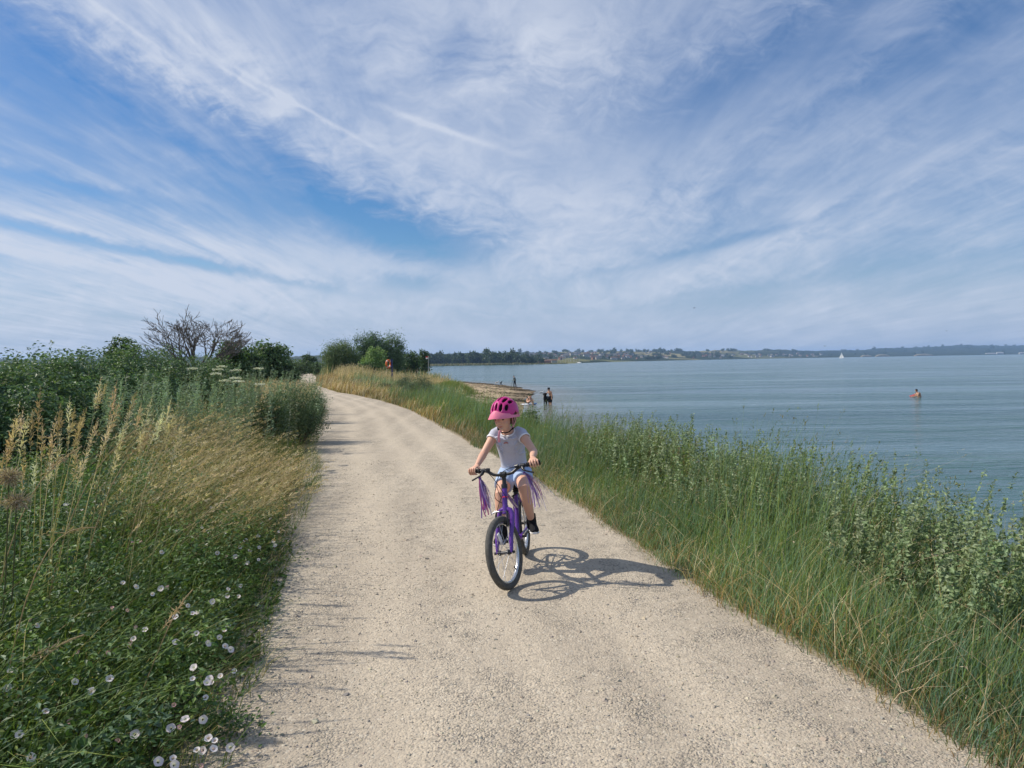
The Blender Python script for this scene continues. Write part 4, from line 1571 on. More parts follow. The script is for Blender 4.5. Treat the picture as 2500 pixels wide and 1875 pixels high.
def hand(mb, wrist, d, side, k=1.0, curl=.35):
    """an open relaxed hand: palm, four fingers, thumb"""
    d = Vector(d).normalized()
    s = d.cross(V3(0, 0, 1))
    s = s.normalized() if s.length > .1 else V3(1, 0, 0)
    n = s.cross(d)
    w = Vector(wrist)
    mb.loft([w, w + d * .05 * k, w + d * .095 * k], [(.022 * k, .016 * k), (.038 * k, .015 * k), (.036 * k, .013 * k)], 8)
    for i, L in enumerate((.062, .072, .068, .052)):
        b = w + d * .09 * k + s * ((i - 1.5) * .020 * k)
        mb.loft([b, b + (d - n * curl * .4) * L * .5 * k, b + (d - n * curl) * L * k], [.0095 * k, .0088 * k, .0075 * k], 6)
    b = w + d * .035 * k + s * (-.03 * side * k)
    mb.loft([b, b + (d * .6 - s * side * .7) * .035 * k, b + (d * .9 - s * side * .6) * .062 * k], [.012 * k, .010 * k, .008 * k], 6)


BASE = dict(ankL=(0, .09, .08), ankR=(0, -.09, .08), kneeL=(.03, .095, .48), kneeR=(.03, -.095, .48), hipL=(0, .09, .91), hipR=(0, -.09, .91),
            pelvis=(0, 0, .93), waist=(0, 0, 1.08), chest=(.01, 0, 1.30), shL=(0, .18, 1.41), shR=(0, -.18, 1.41), neck=(.01, 0, 1.47), head=(.035, 0, 1.62),
            elL=(-.02, .23, 1.13), elR=(-.02, -.23, 1.13), wrL=(.05, .25, .89), wrR=(.05, -.25, .89))


def figure(name, label, loc, heading, pose, height=1.75, skin_m=None, clothes=(), hair=None, hair_len=.04, build=1.0, voxel=.013, cap=None, face=(1, 0, -.05)):
    J = {a: Vector(b) for a, b in {**BASE, **pose}.items()}
    sc = height / 1.75
    mb = MB()
    fx = Vector(face).normalized()

    def torso(m, e=0.0, lo='pelvis', top=True):
        b = build
        pts = [J['pelvis'] - (J['waist'] - J['pelvis']).normalized() * .07, J['pelvis'], J['waist'], J['chest'], (J['shL'] + J['shR']) / 2 + (J['neck'] - J['chest']).normalized() * .01]
        rad = [(.13 * b + e, .10 * b + e), (.165 * b + e, .115 * b + e), (.145 * b + e, .10 * b + e), (.17 * b + e, .115 * b + e), (.13 * b + e, .075 * b + e)]
        if lo == 'waist':
            pts, rad = pts[2:], rad[2:]
            pts.insert(0, J['waist'] * .4 + J['pelvis'] * .6)
            rad.insert(0, (.155 * b + e, .11 * b + e))
        if lo == 'hip':
            pts, rad = pts[:3], rad[:3]
            pts[2] = J['waist'] * .55 + J['pelvis'] * .45
        m.loft(pts, rad, 16, refup=tuple(J['shL'] - J['shR']))

    # refup makes the first axis perpendicular to it, so swap the radii by lofting across the shoulders instead
    def limbs(m, which, e=0.0, t=1.0):
        for s in 'LR':
            if which == 'arm':
                a, b, c = J['sh' + s], J['el' + s], J['wr' + s]
                r = [.056, .048, .043, .036, .026]
            else:
                a, b, c = J['hip' + s], J['knee' + s], J['ank' + s]
                r = [.092, .074, .058, .056, .036]
            P = [a, a * .5 + b * .5, b, b * .6 + c * .4, c]
            n = 5 if t >= 1 else (4 if t > .7 else 3 if t > .45 else 2)
            P = P[:n]
            if t < 1 and n == 2:
                P[1] = a * (1 - t) + b * t
            m.loft(P, [q * build + e for q in r[:n]], 10)

    torso(mb)
    limbs(mb, 'arm')
    limbs(mb, 'leg')
    hd = J['head']
    mb.loft([J['neck'] - V3(0, 0, .05), hd - V3(0, 0, .04)], [.058, .05], 10)
    rot = fx.to_track_quat('X', 'Z').to_matrix()
    mb.ball(hd, (.098, .076, .122), 16, 12, rot)
    mb.ball(hd + rot @ V3(.03, 0, -.06), (.062, .055, .062), 12, 8, rot)          # jaw
    mb.loft([hd + rot @ V3(.09, 0, .015), hd + rot @ V3(.118, 0, -.022)], [.010, .017], 8)   # nose
    for s in (1, -1):
        mb.ball(hd + rot @ V3(-.005, .076 * s, -.01), (.022, .010, .032), 8, 6, rot)
        w = J['wrL' if s > 0 else 'wrR']
        e = J['elL' if s > 0 else 'elR']
        hand(mb, w, w - e, s)
        a = J['ankL' if s > 0 else 'ankR']
        kn = J['kneeL' if s > 0 else 'kneeR']
        if name == 'person':
            mb.loft([a + V3(-.06, 0, -.04), a + V3(.04, 0, -.035), a + V3(.16, 0, -.055)], [(.036, .04), (.044, .04), (.038, .022)], 10)
    o = remesh(mb, name, skin_m or SKIN_TAN, None, voxel)
    o.location = loc
    o.rotation_euler = (0, 0, heading)
    o.scale = (sc, sc, sc)
    tag(o, label, 'person')
    for s in (1, -1):
        MB().ball(hd + rot @ V3(.083, .032 * s, .012), (.012, .014, .010), 8, 6, rot).build('eye', M_EYE, o)
    MB().loft([hd + rot @ V3(.083, .028, -.065), hd + rot @ V3(.096, 0, -.068), hd + rot @ V3(.083, -.028, -.065)], [.006, .009, .006], 6).build('mouth', M_LIP, o)
    if hair:
        h = MB()
        h.ball(hd + rot @ V3(-.014, 0, .022), (.100, .086, .118), 16, 10, rot)
        if hair_len > .05:
            h.loft([hd + rot @ V3(-.06, 0, .03), hd + rot @ V3(-.10, 0, -.07), hd + rot @ V3(-.09, 0, -.07 - hair_len)], [.06, .055, .02], 10)
        remesh(h, 'hair', hair, o, .014)
    if cap:
        h = MB()
        h.ball(hd + rot @ V3(-.006, 0, .045), (.108, .090, .095), 16, 10, rot)
        h.loft([hd + rot @ V3(.07, 0, .045), hd + rot @ V3(.17, 0, .03)], [(.07, .010), (.055, .008)], 10, refup=(0, 0, 1))
        remesh(h, 'cap', cap, o, .013)
    for kind, mat in clothes:
        c = MB()
        if kind == 'shorts':
            torso(c, .016, 'hip')
            limbs(c, 'leg', .024, .60)
        elif kind == 'trousers':
            torso(c, .016, 'hip')
            limbs(c, 'leg', .022, 1)
        elif kind == 'jacket':
            torso(c, .028)
            limbs(c, 'arm', .022, 1)
        elif kind == 'swim_top':
            d = (J['neck'] - J['chest']).normalized()
            c.loft([J['chest'] - d * .05, J['chest'] + d * .05], [(.180 * build, .128 * build), (.175 * build, .125 * build)], 16, refup=tuple(J['shL'] - J['shR']))
        elif kind == 'swim_bottoms':
            torso(c, .012, 'hip')
        elif kind == 'swimsuit':
            torso(c, .012)
        elif kind == 'shoes':
            for s in 'LR':
                a = J['ank' + s]
                c.loft([a + V3(-.07, 0, -.04), a + V3(.04, 0, -.035), a + V3(.18, 0, -.055)], [(.045, .05), (.052, .05), (.044, .028)], 10)
        remesh(c, kind, mat, o, .016, 2)
    return o


M_EYE = plain('dark_eye', (.03, .02, .018), .2, .5)
M_LIP = plain('lips', (.45, .16, .13), .5, .3)
M_HAIR = plain('dark_hair', (.018, .013, .010), .5, .3, scale=60, var=.5)
M_BLACKCLOTH = plain('black_cloth', (.016, .016, .019), .8, .1)
M_NAVY = plain('navy_cloth', (.022, .027, .045), .85, .1)


def camo():
    m, g, b = material('patterned_jacket', .85, .1)
    oc = g.node('ShaderNodeTexCoord').outputs['Object']
    n = g.noise(oc, 9, 2, .5)
    g.put(b.inputs['Base Color'], g.mix(g.smooth(n, .45, .55), (.05, .07, .065), (.28, .31, .28)))
    return m


def people():
    p = at(1257, 944.5, -1.98)
    figure('person', 'person in patterned grey jacket and dark trousers walking at the beach edge with a pole', p, R(150), dict(
        kneeL=(.10, .09, .50), ankL=(.10, .09, .10), kneeR=(-.03, -.09, .48), ankR=(-.16, -.09, .12), chest=(.06, 0, 1.28), shL=(.07, .18, 1.38), shR=(.07, -.18, 1.38),
        neck=(.09, 0, 1.44), head=(.14, 0, 1.56), elL=(.03, .25, 1.12), wrL=(.20, .24, .98), elR=(.0, -.25, 1.10), wrR=(.18, -.26, .96)), 1.68, SKIN, (('trousers', M_NAVY), ('jacket', camo()), ('shoes', M_BLACKCLOTH)), cap=plain('grey_cap', (.10, .12, .13), .8, .1))
    a = Vector(p) + Vector((-.25, -.1, 1.0))
    mb = MB()
    mb.tube((0, 0, 0), (.30, .05, 1.0), .014, 8)
    mb.loft([(.295, .05, .97), (.31, .05, 1.06)], [.02, .022], 8)
    mb.loft([(.0, 0, .06), (0.005, 0, .03)], [.03, .03], 8)
    o = mb.build('walking_pole', M_BLACKCLOTH)
    o.location = (p[0] - .55, p[1] - .15, p[2])
    tag(o, 'thin dark walking pole held by the person on the beach', 'walking pole')
    # the man in the shallows
    p = at(1345, 987, WATER_Z)
    figure('person', 'shirtless man in black shorts and dark cap standing in the shallows by a dog', (p[0], p[1], WATER_Z - .34), R(205), dict(
        chest=(.07, .02, 1.28), shL=(.09, .19, 1.37), shR=(.09, -.17, 1.40), neck=(.11, 0, 1.44), head=(.17, 0, 1.57), elR=(.28, -.30, 1.16), wrR=(.42, -.44, 1.00), elL=(.02, .25, 1.11), wrL=(.06, .26, .87),
        kneeL=(.05, .12, .48), kneeR=(.05, -.12, .48), ankL=(.0, .13, .08), ankR=(.0, -.13, .08)), 1.80, SKIN_TAN, (('shorts', M_BLACKCLOTH),), hair=M_HAIR, cap=plain('dark_cap', (.012, .014, .02), .8, .1), face=(1, -.25, -.3))
    # the seated woman
    p = at(1288, 985, WATER_Z + .12)
    figure('person', 'woman in a black bikini sitting at the waterline with knees drawn up', (p[0], p[1], WATER_Z - .50), R(-28), dict(
        pelvis=(0, 0, .75), hipL=(.02, .10, .74), hipR=(.02, -.10, .74), waist=(.05, 0, .90), chest=(.16, 0, 1.10), shL=(.22, .17, 1.19), shR=(.22, -.17, 1.19), neck=(.26, 0, 1.25), head=(.32, 0, 1.38),
        kneeL=(.42, .14, .98), kneeR=(.42, -.12, .92), ankL=(.52, .13, .54), ankR=(.60, -.12, .54), elL=(.36, .20, .99), wrL=(.52, .10, .96), elR=(.36, -.22, .97), wrR=(.54, -.08, .93)), 1.66, SKIN,
        (('swim_top', M_BLACKCLOTH), ('swim_bottoms', M_BLACKCLOTH)), hair=M_HAIR, hair_len=.06, build=1.12, face=(1, -.1, -.35))
    mb = MB()
    L = .68
    mb.loft([(-L, 0, .05), (-L * .9, 0, .04), (-L * .3, 0, .03), (L * .5, 0, .035), (L * .85, 0, .07), (L, 0, .13)], [(.05, .02), (.26, .05), (.36, .06), (.34, .06), (.2, .05), (.03, .02)], 16, refup=(0, 0, 1))
    o = mb.build('paddleboard', plain('white_foam', (.75, .76, .78), .4, .4))
    b2 = MB()
    b2.loft([(L * .62, 0, .055), (L * .85, 0, .075), (L * 1.01, 0, .135)], [(.31, .062), (.215, .056), (.035, .024)], 16, refup=(0, 0, 1))
    b2.build('nose', plain('blue_foam', (.02, .09, .30), .4, .4), o)
    o.location = (p[0] + .1, p[1] + .2, WATER_Z + .0)
    o.rotation_euler = (0, 0, R(6))
    tag(o, 'white paddleboard with a blue nose under the seated woman', 'paddleboard')
    # bathers further out
    p = at(2245, 969, WATER_Z)
    figure('person', 'bearded dark haired man waist deep in the sea holding a child', (p[0], p[1], WATER_Z - 1.06), R(170), dict(
        waist=(.03, 0, 1.08), chest=(.10, 0, 1.28), shL=(.13, .18, 1.37), shR=(.13, -.18, 1.37), neck=(.16, 0, 1.43), head=(.24, 0, 1.55), elL=(.22, .25, 1.12), wrL=(.50, .13, 1.06), elR=(.22, -.25, 1.12), wrR=(.50, -.15, 1.06)),
        1.82, SKIN_TAN, (('shorts', M_NAVY),), hair=M_HAIR, build=1.12, face=(1, 0, -.45))
    p = at(2231, 967, WATER_Z)
    figure('person', 'small child in a red swimsuit lying on the water in front of the bearded man', (p[0] + .12, p[1], WATER_Z - .24), R(172), dict(
        pelvis=(.55, 0, .25), hipL=(.58, .08, .24), hipR=(.58, -.08, .24), waist=(.40, 0, .27), chest=(.16, 0, .36), shL=(.03, .15, .42), shR=(.03, -.15, .42), neck=(-.02, 0, .46), head=(-.04, 0, .60),
        kneeL=(.98, .09, .22), kneeR=(.98, -.09, .2), ankL=(1.36, .09, .2), ankR=(1.36, -.09, .16), elL=(.25, .30, .36), wrL=(.42, .36, .38), elR=(.25, -.30, .36), wrR=(.42, -.36, .38)), 1.25, SKIN,
        (('swimsuit', plain('red_swimwear', (.55, .05, .06), .7, .2)),), hair=M_HAIR, face=(1, 0, .15), voxel=.013)


people()


def dog(label, p, heading, s, mat, sit=False, name='dog'):
    mb = MB()
    mb.loft([(-.36, 0, .52), (-.30, 0, .54), (-.1, 0, .54), (.12, 0, .53), (.28, 0, .56), (.36, 0, .62)], [.07, .12, .115, .15, .14, .09], 12)
    mb.loft([(.30, 0, .60), (.40, 0, .74), (.44, 0, .80)], [.105, .085, .08], 10)
    mb.ball((.46, 0, .83), (.10, .085, .085), 12, 8)
    mb.loft([(.50, 0, .81), (.60, 0, .79), (.645, 0, .785)], [.06, .045, .032], 10)
    for s2 in (1, -1):
        mb.loft([(.42, .07 * s2, .89), (.41, .115 * s2, .83), (.42, .115 * s2, .75)], [(.02, .03), (.018, .045), (.01, .03)], 8)
        mb.loft([(.25, .08 * s2, .52), (.23, .085 * s2, .38), (.26, .085 * s2, .22), (.26, .085 * s2, .05), (.31, .085 * s2, .03)], [.07, .05, .036, .032, .03], 8)
        mb.loft([(-.27, .085 * s2, .52), (-.18, .095 * s2, .36), (-.32, .095 * s2, .20), (-.30, .095 * s2, .05), (-.25, .095 * s2, .03)], [.095, .065, .036, .03, .03], 8)
    mb.loft([(-.36, 0, .58), (-.46, 0, .60), (-.56, 0, .68)], [.035, .028, .015], 8)
    o = remesh(mb, name, mat, None, .02)
    o.location = p
    o.rotation_euler = (0, 0, heading)
    o.scale = (s, s, s)
    tag(o, label, 'dog')
    MB().ball((.65, 0, .795), (.014, .016, .012), 8, 6).build('nose', M_EYE, o)
    for s2 in (1, -1):
        MB().ball((.535, .045 * s2, .85), .012, 8, 6).build('eye', M_EYE, o)
    return o


p = at(1334, 986, WATER_Z)
dog('shaggy black dog standing in the shallows beside the shirtless man', (p[0], p[1], WATER_Z - .2), R(-105), 1.3, plain('black_fur', (.012, .012, .014), .7, .25, scale=40, var=.5, bump=.8))
p = at(1213, 938.5, -1.95)
dog('small white dog at the beach edge left of the walking person', p, R(10), .62, plain('white_fur', (.62, .60, .56), .8, .1, scale=40, bump=.6))
p = at(1223, 939.5, -1.96)
dog('small dark dog at the beach edge between the white dog and the walker', p, R(60), .62, plain('dark_fur', (.03, .028, .028), .8, .1, scale=40, bump=.6))


# ------------------------------------------------------------------ things in the distance
def gull():
    p = at(1322, 959.5, WATER_Z)
    mb = MB()
    mb.loft([(-.26, 0, .10), (-.15, 0, .09), (.0, 0, .08), (.12, 0, .10), (.17, 0, .16), (.19, 0, .22)], [.02, .06, .085, .07, .045, .04], 10)
    mb.ball((.21, 0, .235), .05, 10, 8)
    o = remesh(mb, 'gull', plain('white_feathers', (.75, .75, .74), .7, .2), None, .012)
    MB().loft([(.25, 0, .232), (.31, 0, .222)], [.012, .004], 6).build('beak', plain('beak', (.5, .3, .05), .5), o)
    for s in (1, -1):
        MB().loft([(.08, .07 * s, .11), (-.1, .085 * s, .12), (-.28, .05 * s, .125)], [(.03, .02), (.045, .018), (.008, .006)], 8).build('wing', plain('grey_feathers', (.35, .37, .4), .7), o)
    o.location = p
    o.scale = (.95, .95, .95)
    tag(o, 'white gull floating on the water between the beach tip and the man', 'bird')


gull()


def flying_birds():
    m = plain('dark_feathers', (.03, .03, .035), .7)
    for px, py, Y, sc, lab in ((1695, 752, 160, 1.0, 'dark flying bird, highest of three over the bay'), (2014, 845, 220, 1.1, 'dark flying bird low over the hills left of the sailing boat'),
                               (2311, 808, 190, .8, 'dark flying bird over the bay, rightmost of three')):
        mb = MB()
        mb.loft([(-.22, 0, 0), (-.1, 0, 0), (.05, 0, .01), (.16, 0, .02), (.22, 0, .02)], [(.02), .045, .06, .04, .012], 8)
        for s in (1, -1):
            mb.loft([(.02, .03 * s, .03), (.06, .28 * s, .10), (-.02, .60 * s, .03)], [(.09, .014), (.075, .01), (.015, .004)], 8, refup=(0, 0, 1))
        mb.loft([(-.2, 0, 0), (-.34, 0, 0)], [(.03, .01), (.07, .006)], 8, refup=(0, 0, 1))
        o = remesh(mb, 'flying_bird', m, None, .012)
        o.location = atd(px, py, Y)
        o.rotation_euler = (R(8), R(-5), R(20))
        o.scale = (sc, sc, sc)
        tag(o, lab, 'bird', 'birds in flight over the bay')


flying_birds()


def lifebuoy():
    base = atd(957, 900, 71)
    z = float(ground_z(base[0], base[1]))
    top = atd(957, 877, 71)[2]
    h = top - z
    root = empty('lifebuoy_post', (base[0], base[1], z))
    tag(root, 'blue post with a backboard carrying the lifebuoy above the yellow grass', 'post')
    blue = plain('blue_paint', (.03, .05, .16), .5, .4)
    MB().box((0, 0, h / 2), (.13, .13, h), None, .01).build('post', blue, root, False)
    MB().box((-.12, .09, h - .42), (.24, .03, .72), None, .006).build('backboard', blue, root, False)
    MB().box((0, 0, h + .012), (.17, .17, .024), None, .004).build('post_cap', blue, root, False)
    orange = plain('orange_plastic', (.85, .17, .03), .45, .4)
    o = MB().ring((0, 0, 0), (math.cos(R(24)), -math.sin(R(24)), 0), .36, (.105, .095), 36, 12).build('lifebuoy', orange)
    o.location = (base[0] - .30, base[1] - .2, z + h - .47)
    tag(o, 'orange lifebuoy hung on the blue post near the trees', 'lifebuoy')
    for k in range(4):
        a = R(45 + 90 * k)
        ax = Vector((math.cos(R(24)), -math.sin(R(24)), 0))
        s = ax.cross(V3(0, 0, 1)).normalized()
        c = s * (.36 * math.cos(a)) + V3(0, 0, .36 * math.sin(a))
        tdir = (-s * math.sin(a) + V3(0, 0, math.cos(a)))
        MB().loft([c - tdir * .04, c + tdir * .04], [.110, .110], 12).build('band', plain('white_band', (.75, .75, .72), .5), o)


lifebuoy()


def flag():
    b = atd(1046, 893, 118)
    z = float(ground_z(b[0], b[1]))
    h = atd(1046, 869, 118)[2] - z
    root = empty('flagpole', (b[0], b[1], z))
    tag(root, 'thin pole with a small red and white flag by the last tree', 'flagpole')
    MB().tube((0, 0, -.2), (0, 0, h), .025, 8, .02).build('pole', plain('white_pole', (.7, .7, .7), .5), root)
    m, g, bs = material('flag_cloth', .8, .1)
    sp = g.node('ShaderNodeSeparateXYZ')
    g.put(sp.inputs[0], g.node('ShaderNodeTexCoord').outputs['Object'])
    g.put(bs.inputs['Base Color'], g.mix(g.smooth(sp.outputs[2], h - .27, h - .25), (.75, .74, .72), (.55, .05, .05)))
    mb = MB()
    n = 10
    vs, fs = [], []
    for i in range(n):
        x = -.42 * i / (n - 1)
        for zz in (h - .05, h - .45):
            for e in (.008, -.008):
                vs.append((x, .04 * math.sin(i * .9) + e, zz - .05 * i / n))
    for i in range(n - 1):
        a, b2 = i * 4, i * 4 + 4
        fs += [(a, a + 2, b2 + 2, b2), (a + 1, b2 + 1, b2 + 3, a + 3), (a, b2, b2 + 1, a + 1), (a + 2, a + 3, b2 + 3, b2 + 2)]
    fs += [(0, 1, 3, 2), (n * 4 - 4, n * 4 - 2, n * 4 - 1, n * 4 - 3)]
    mb.add(vs, fs)
    mb.build('flag', m, root)


flag()


def sailing_boat():
    p = at(2054, 874.6, WATER_Z)
    s = p[1] / 1300
    root = empty('sailing_boat', (p[0], p[1], WATER_Z), R(-38))
    s *= 1.08
    root.scale = (s, s, s)
    tag(root, 'small white sailing boat with a white sail far out on the bay', 'sailing boat')
    w = plain('white_hull', (.78, .78, .76), .35, .5)
    sail = plain('sailcloth', (.80, .80, .77), .7, .2)
    MB().loft([(-3.4, 0, .75), (-3.0, 0, .5), (-1, 0, .42), (1.5, 0, .45), (3, 0, .6), (4, 0, .95)], [(.7, .45), (1.1, .62), (1.3, .72), (1.1, .68), (.6, .5), (.05, .1)], 16, refup=(0, 0, 1)).build('hull', w, root)
    MB().box((-.6, 0, 1.35), (2.6, 1.4, .55), None, .12).build('cabin', w, root)
    MB().tube((.6, 0, .6), (.6, 0, 10.2), .07, 8, .05).tube((.6, 0, 1.9), (-2.9, .25, 1.75), .06, 8).build('mast', plain('alloy', (.5, .5, .5), .4, .5), root)

    def sailm(pts, nm):
        a, b, c = [Vector(q) for q in pts]
        vs, fs = [], []
        n = 8
        for i in range(n + 1):
            for j in range(n + 1):
                u, v = i / n, j / n
                q = a * (1 - u) + (b * (1 - v) + c * v) * u
                bel = .5 * math.sin(math.pi * u) * math.sin(math.pi * v)
                for e in (.02, -.02):
                    vs.append(q + V3(0, bel + e, 0))
        k = n + 1
        for i in range(n):
            for j in range(n):
                q = [i * k + j, i * k + j + 1, (i + 1) * k + j + 1, (i + 1) * k + j]
                fs.append([2 * t for t in q])
                fs.append([2 * t + 1 for t in reversed(q)])
        m2 = MB()
        m2.add(vs, fs)
        m2.build(nm, sail, root)
    sailm([(.45, 0, 10.0), (.45, 0, 2.1), (-2.8, .2, 1.95)], 'mainsail')
    sailm([(.7, 0, 9.0), (3.8, 0, 1.2), (.5, .3, 1.5)], 'jib')


sailing_boat()


def masts():
    m = plain('grey_steel', (.16, .17, .18), .6, .3)
    for px, y0, y1, Y, lab in ((752, 870, 857, 1500, 'left one of two slender masts on the horizon above the far path'), (756.5, 870, 858, 1500, 'right one of two slender masts on the horizon above the far path'),
                               (1109, 862, 856, 2700, 'lattice mast on the far ridge left of the town'), (1098, 863, 858.5, 2700, 'shorter mast on the far ridge left of the taller one')):
        a, b = atd(px, y0, Y), atd(px, y1, Y)
        zb = min(a[2], 20)
        mb = MB()
        w = .9 if Y < 2000 else 1.2
        H = b[2] - zb
        for k in range(3):
            q = 2.094 * k
            mb.loft([(w * math.cos(q), w * math.sin(q), 0), (w * .25 * math.cos(q), w * .25 * math.sin(q), H)], [.28, .2], 6)
        for i in range(9):
            t = i / 9
            ww = w * (1 - .75 * t)
            P = [(ww * math.cos(2.094 * k), ww * math.sin(2.094 * k), H * t) for k in range(3)]
            for k in range(3):
                mb.tube(P[k], P[(k + 1) % 3], .12, 5)
        o = mb.build('radio_mast', m)
        o.location = (a[0], a[1], zb)
        tag(o, lab, 'mast', 'radio masts on the skyline')


masts()


def far_trees():
    rg = np.random.default_rng(61)
    cols = [(.065, .10, .055), (.08, .12, .06), (.055, .088, .05)]
    protos = []
    for i in range(4):
        r = [5.2, 6.5, 4.6, 7.4][i]
        h = [9.5, 8.0, 11.0, 8.8][i]
        root = bush('far_tree', 'dark green tree in the wood behind the far reed bank', 'tree', (0, 0, 0), lobes_auto(r, r * .8, h, rg, 5), 520, 1.5, cols, 'trees of the far shore wood', 200 + i, aspect=.6, trunk_r=.25, stems=3, clump=.2)
        protos.append(root)
    first = set()
    xs = np.linspace(1052, 1322, 46)
    for j, px in enumerate(xs):
        i = int(rg.integers(0, 4))
        Y = 905 + rg.uniform(-50, 60)
        p = atd(px + rg.uniform(-3, 3), 880, Y)
        o = protos[i] if i not in first else copy_tree(protos[i])
        first.add(i)
        o.location = (p[0], p[1], -.8)
        s = rg.uniform(.9, 1.3) * (1.25 if px < 1270 else .95) * (1.25 if 1170 < px < 1200 else 1)
        o.scale = (s, s, s * rg.uniform(.9, 1.15))
        o.rotation_euler = (0, 0, rg.uniform(0, 6.28))
    # scattered trees along the ridges and among the houses
    lab = 'dark tree on the far hillside'
    for j in range(200):
        px = rg.uniform(1120, 2480) if j % 2 else rg.uniform(1270, 1800)
        t = rg.uniform(.9, 1.0) if j % 3 == 0 else rg.uniform(.12, .85)
        if j < 9:
            px, t = 1596 + 2.4 * j + rg.uniform(-2, 2), 1.0
        elif j < 13:
            px, t = 1650 + 4 * (j - 9), 1.0
        i = int(rg.integers(0, 4))
        o = copy_tree(protos[i])
        p = hill_point(px, t)
        o.location = (p.x, p.y, p.z - 1)
        s = rg.uniform(.9, 1.5) * (p.y / 2600) ** .5
        o.scale = (s * 1.3, s * 1.3, s)
        o.rotation_euler = (0, 0, rg.uniform(0, 6.28))
        o['label'] = lab
        o['group'] = 'trees scattered over the far hills'


far_trees()


def town():
    rg = np.random.default_rng(62)
    walls = [plain('render_' + n, c, .8, .1) for n, c in (('white', (.55, .54, .52)), ('cream', (.44, .40, .33)), ('brick', (.30, .17, .12)), ('pale_grey', (.45, .45, .44)))]
    roofs = [plain('roof_' + n, c, .85, .1) for n, c in (('brown', (.16, .10, .075)), ('slate', (.11, .115, .125)))]
    protos = []
    for k in range(6):
        w, d, h, rf = [(10, 8, 5.5, 3), (14, 8, 5.5, 3), (8, 8, 6, 3.4), (18, 9, 6, 3), (9, 7, 3.2, 2.6), (12, 9, 8, 3)][k]
        mb = MB()
        mb.box((0, 0, h / 2 - 1), (w, d, h + 2), None, 0)
        nb = len(mb.f)
        e = .5
        vs = [(-w / 2 - e, -d / 2 - e, h - .1), (w / 2 + e, -d / 2 - e, h - .1), (w / 2 + e, d / 2 + e, h - .1), (-w / 2 - e, d / 2 + e, h - .1), (-w / 2 - e, 0, h + rf), (w / 2 + e, 0, h + rf)]
        mb.add(vs, [(0, 1, 5, 4), (2, 3, 4, 5), (0, 4, 3), (1, 2, 5), (3, 2, 1, 0)])
        mb.box((w * .3, .8, h + rf * .9), (.9, .9, 1.8))
        nr = len(mb.f)
        for s in (-1, 1):
            for i in range(max(2, int(w / 4))):
                for zz in ((1.6, 4.1) if h > 5 else (1.6,)):
                    mb.box((-w / 2 + w * (i + .5) / max(2, int(w / 4)), s * (d / 2 + .02), zz), (1.4, .1, 1.3))
        o = mb.build('house', walls[k % 4], None, False)
        o.data.materials.append(roofs[k % 2])
        o.data.materials.append(M_EYE)
        for i, f in enumerate(o.data.polygons):
            f.material_index = 0 if i < nb else 1 if i < nr else 2
        protos.append(o)
    used = set()
    spots = []
    for j in range(175):
        px = np.clip(rg.normal(1440, 120), 1255, 1760) if j < 120 else rg.uniform(1700, 2010)
        t = rg.uniform(.12, .78) if j < 120 else rg.uniform(.15, .6)
        spots.append((px, t))
    for px, t in spots:
        k = int(rg.integers(0, 6))
        o = protos[k] if k not in used else protos[k].copy()
        if k in used:
            COL.objects.link(o)
        used.add(k)
        p = hill_point(px, t)
        o.location = p
        s = rg.uniform(.6, .95)
        o.scale = (s, s, s)
        o.rotation_euler = (0, 0, rg.uniform(-.7, .7))
        tag(o, 'small house among the trees on the far hillside town', 'house', 'houses of the far hillside town')
    # the long white hall at the water
    root = empty('white_hall', tuple(Vector(at(1438, 883.2, WATER_Z))))
    w = 27.5 * root.location.y / FPX
    tag(root, 'long white hall with a dark lower storey on the far waterfront', 'building')
    MB().box((0, 0, 3), (w, 16, 8)).build('lower_wall', plain('dark_cladding', (.06, .07, .08), .8), root, False)
    MB().box((0, 0, 9.4), (w + .5, 16.5, 5.2)).build('upper_wall', plain('white_cladding', (.74, .75, .76), .6), root, False)
    MB().box((0, 0, 12.2), (w + 1.2, 17.2, .5)).build('roof', plain('roof_metal', (.5, .52, .55), .5, .4), root, False)
    for px, Yk, wd, hh, c, lab in ((1322, 905, 8, 3.2, 2, 'brown brick building left on the far quay'), (1338, 930, 9, 3.8, 2, 'wider brown brick building in the middle of the far quay'), (1353, 915, 7, 4, 1, 'cream quay building right of the brown ones'),
                                   (1274, 868, 3.2, 4.2, 0, 'tiny white hut at the tip of the reed bank'), (2418, 3935, 52, 7, 0, 'long white shed on the far right shore'), (2441, 3960, 36, 10, 0, 'taller white shed beside the long one on the far right shore'), (2496, 3990, 36, 8, 0, 'white shed at the right frame edge on the far shore')):
        q = atd(px, 880, Yk)
        r = empty('waterfront_building', (q[0], q[1], -1.6))
        tag(r, lab, 'building')
        MB().box((0, 0, hh / 2), (wd, min(wd, 9), hh)).build('wall', walls[c], r, False)
        m2 = MB()
        e = .4
        d = min(wd, 9)
        m2.add([(-wd / 2 - e, -d / 2 - e, hh), (wd / 2 + e, -d / 2 - e, hh), (wd / 2 + e, d / 2 + e, hh), (-wd / 2 - e, d / 2 + e, hh), (-wd / 2 - e, 0, hh * 1.4), (wd / 2 + e, 0, hh * 1.4)],
               [(0, 1, 5, 4), (2, 3, 4, 5), (0, 4, 3), (1, 2, 5), (3, 2, 1, 0)])
        m2.build('roof', roofs[1 if c == 0 and Yk < 2000 else 0] if Yk < 2000 else walls[3], r, False)
    # moored boats
    hullm = plain('boat_hull', (.6, .6, .58), .5)
    mastm = plain('boat_mast', (.55, .55, .55), .5)
    first = None
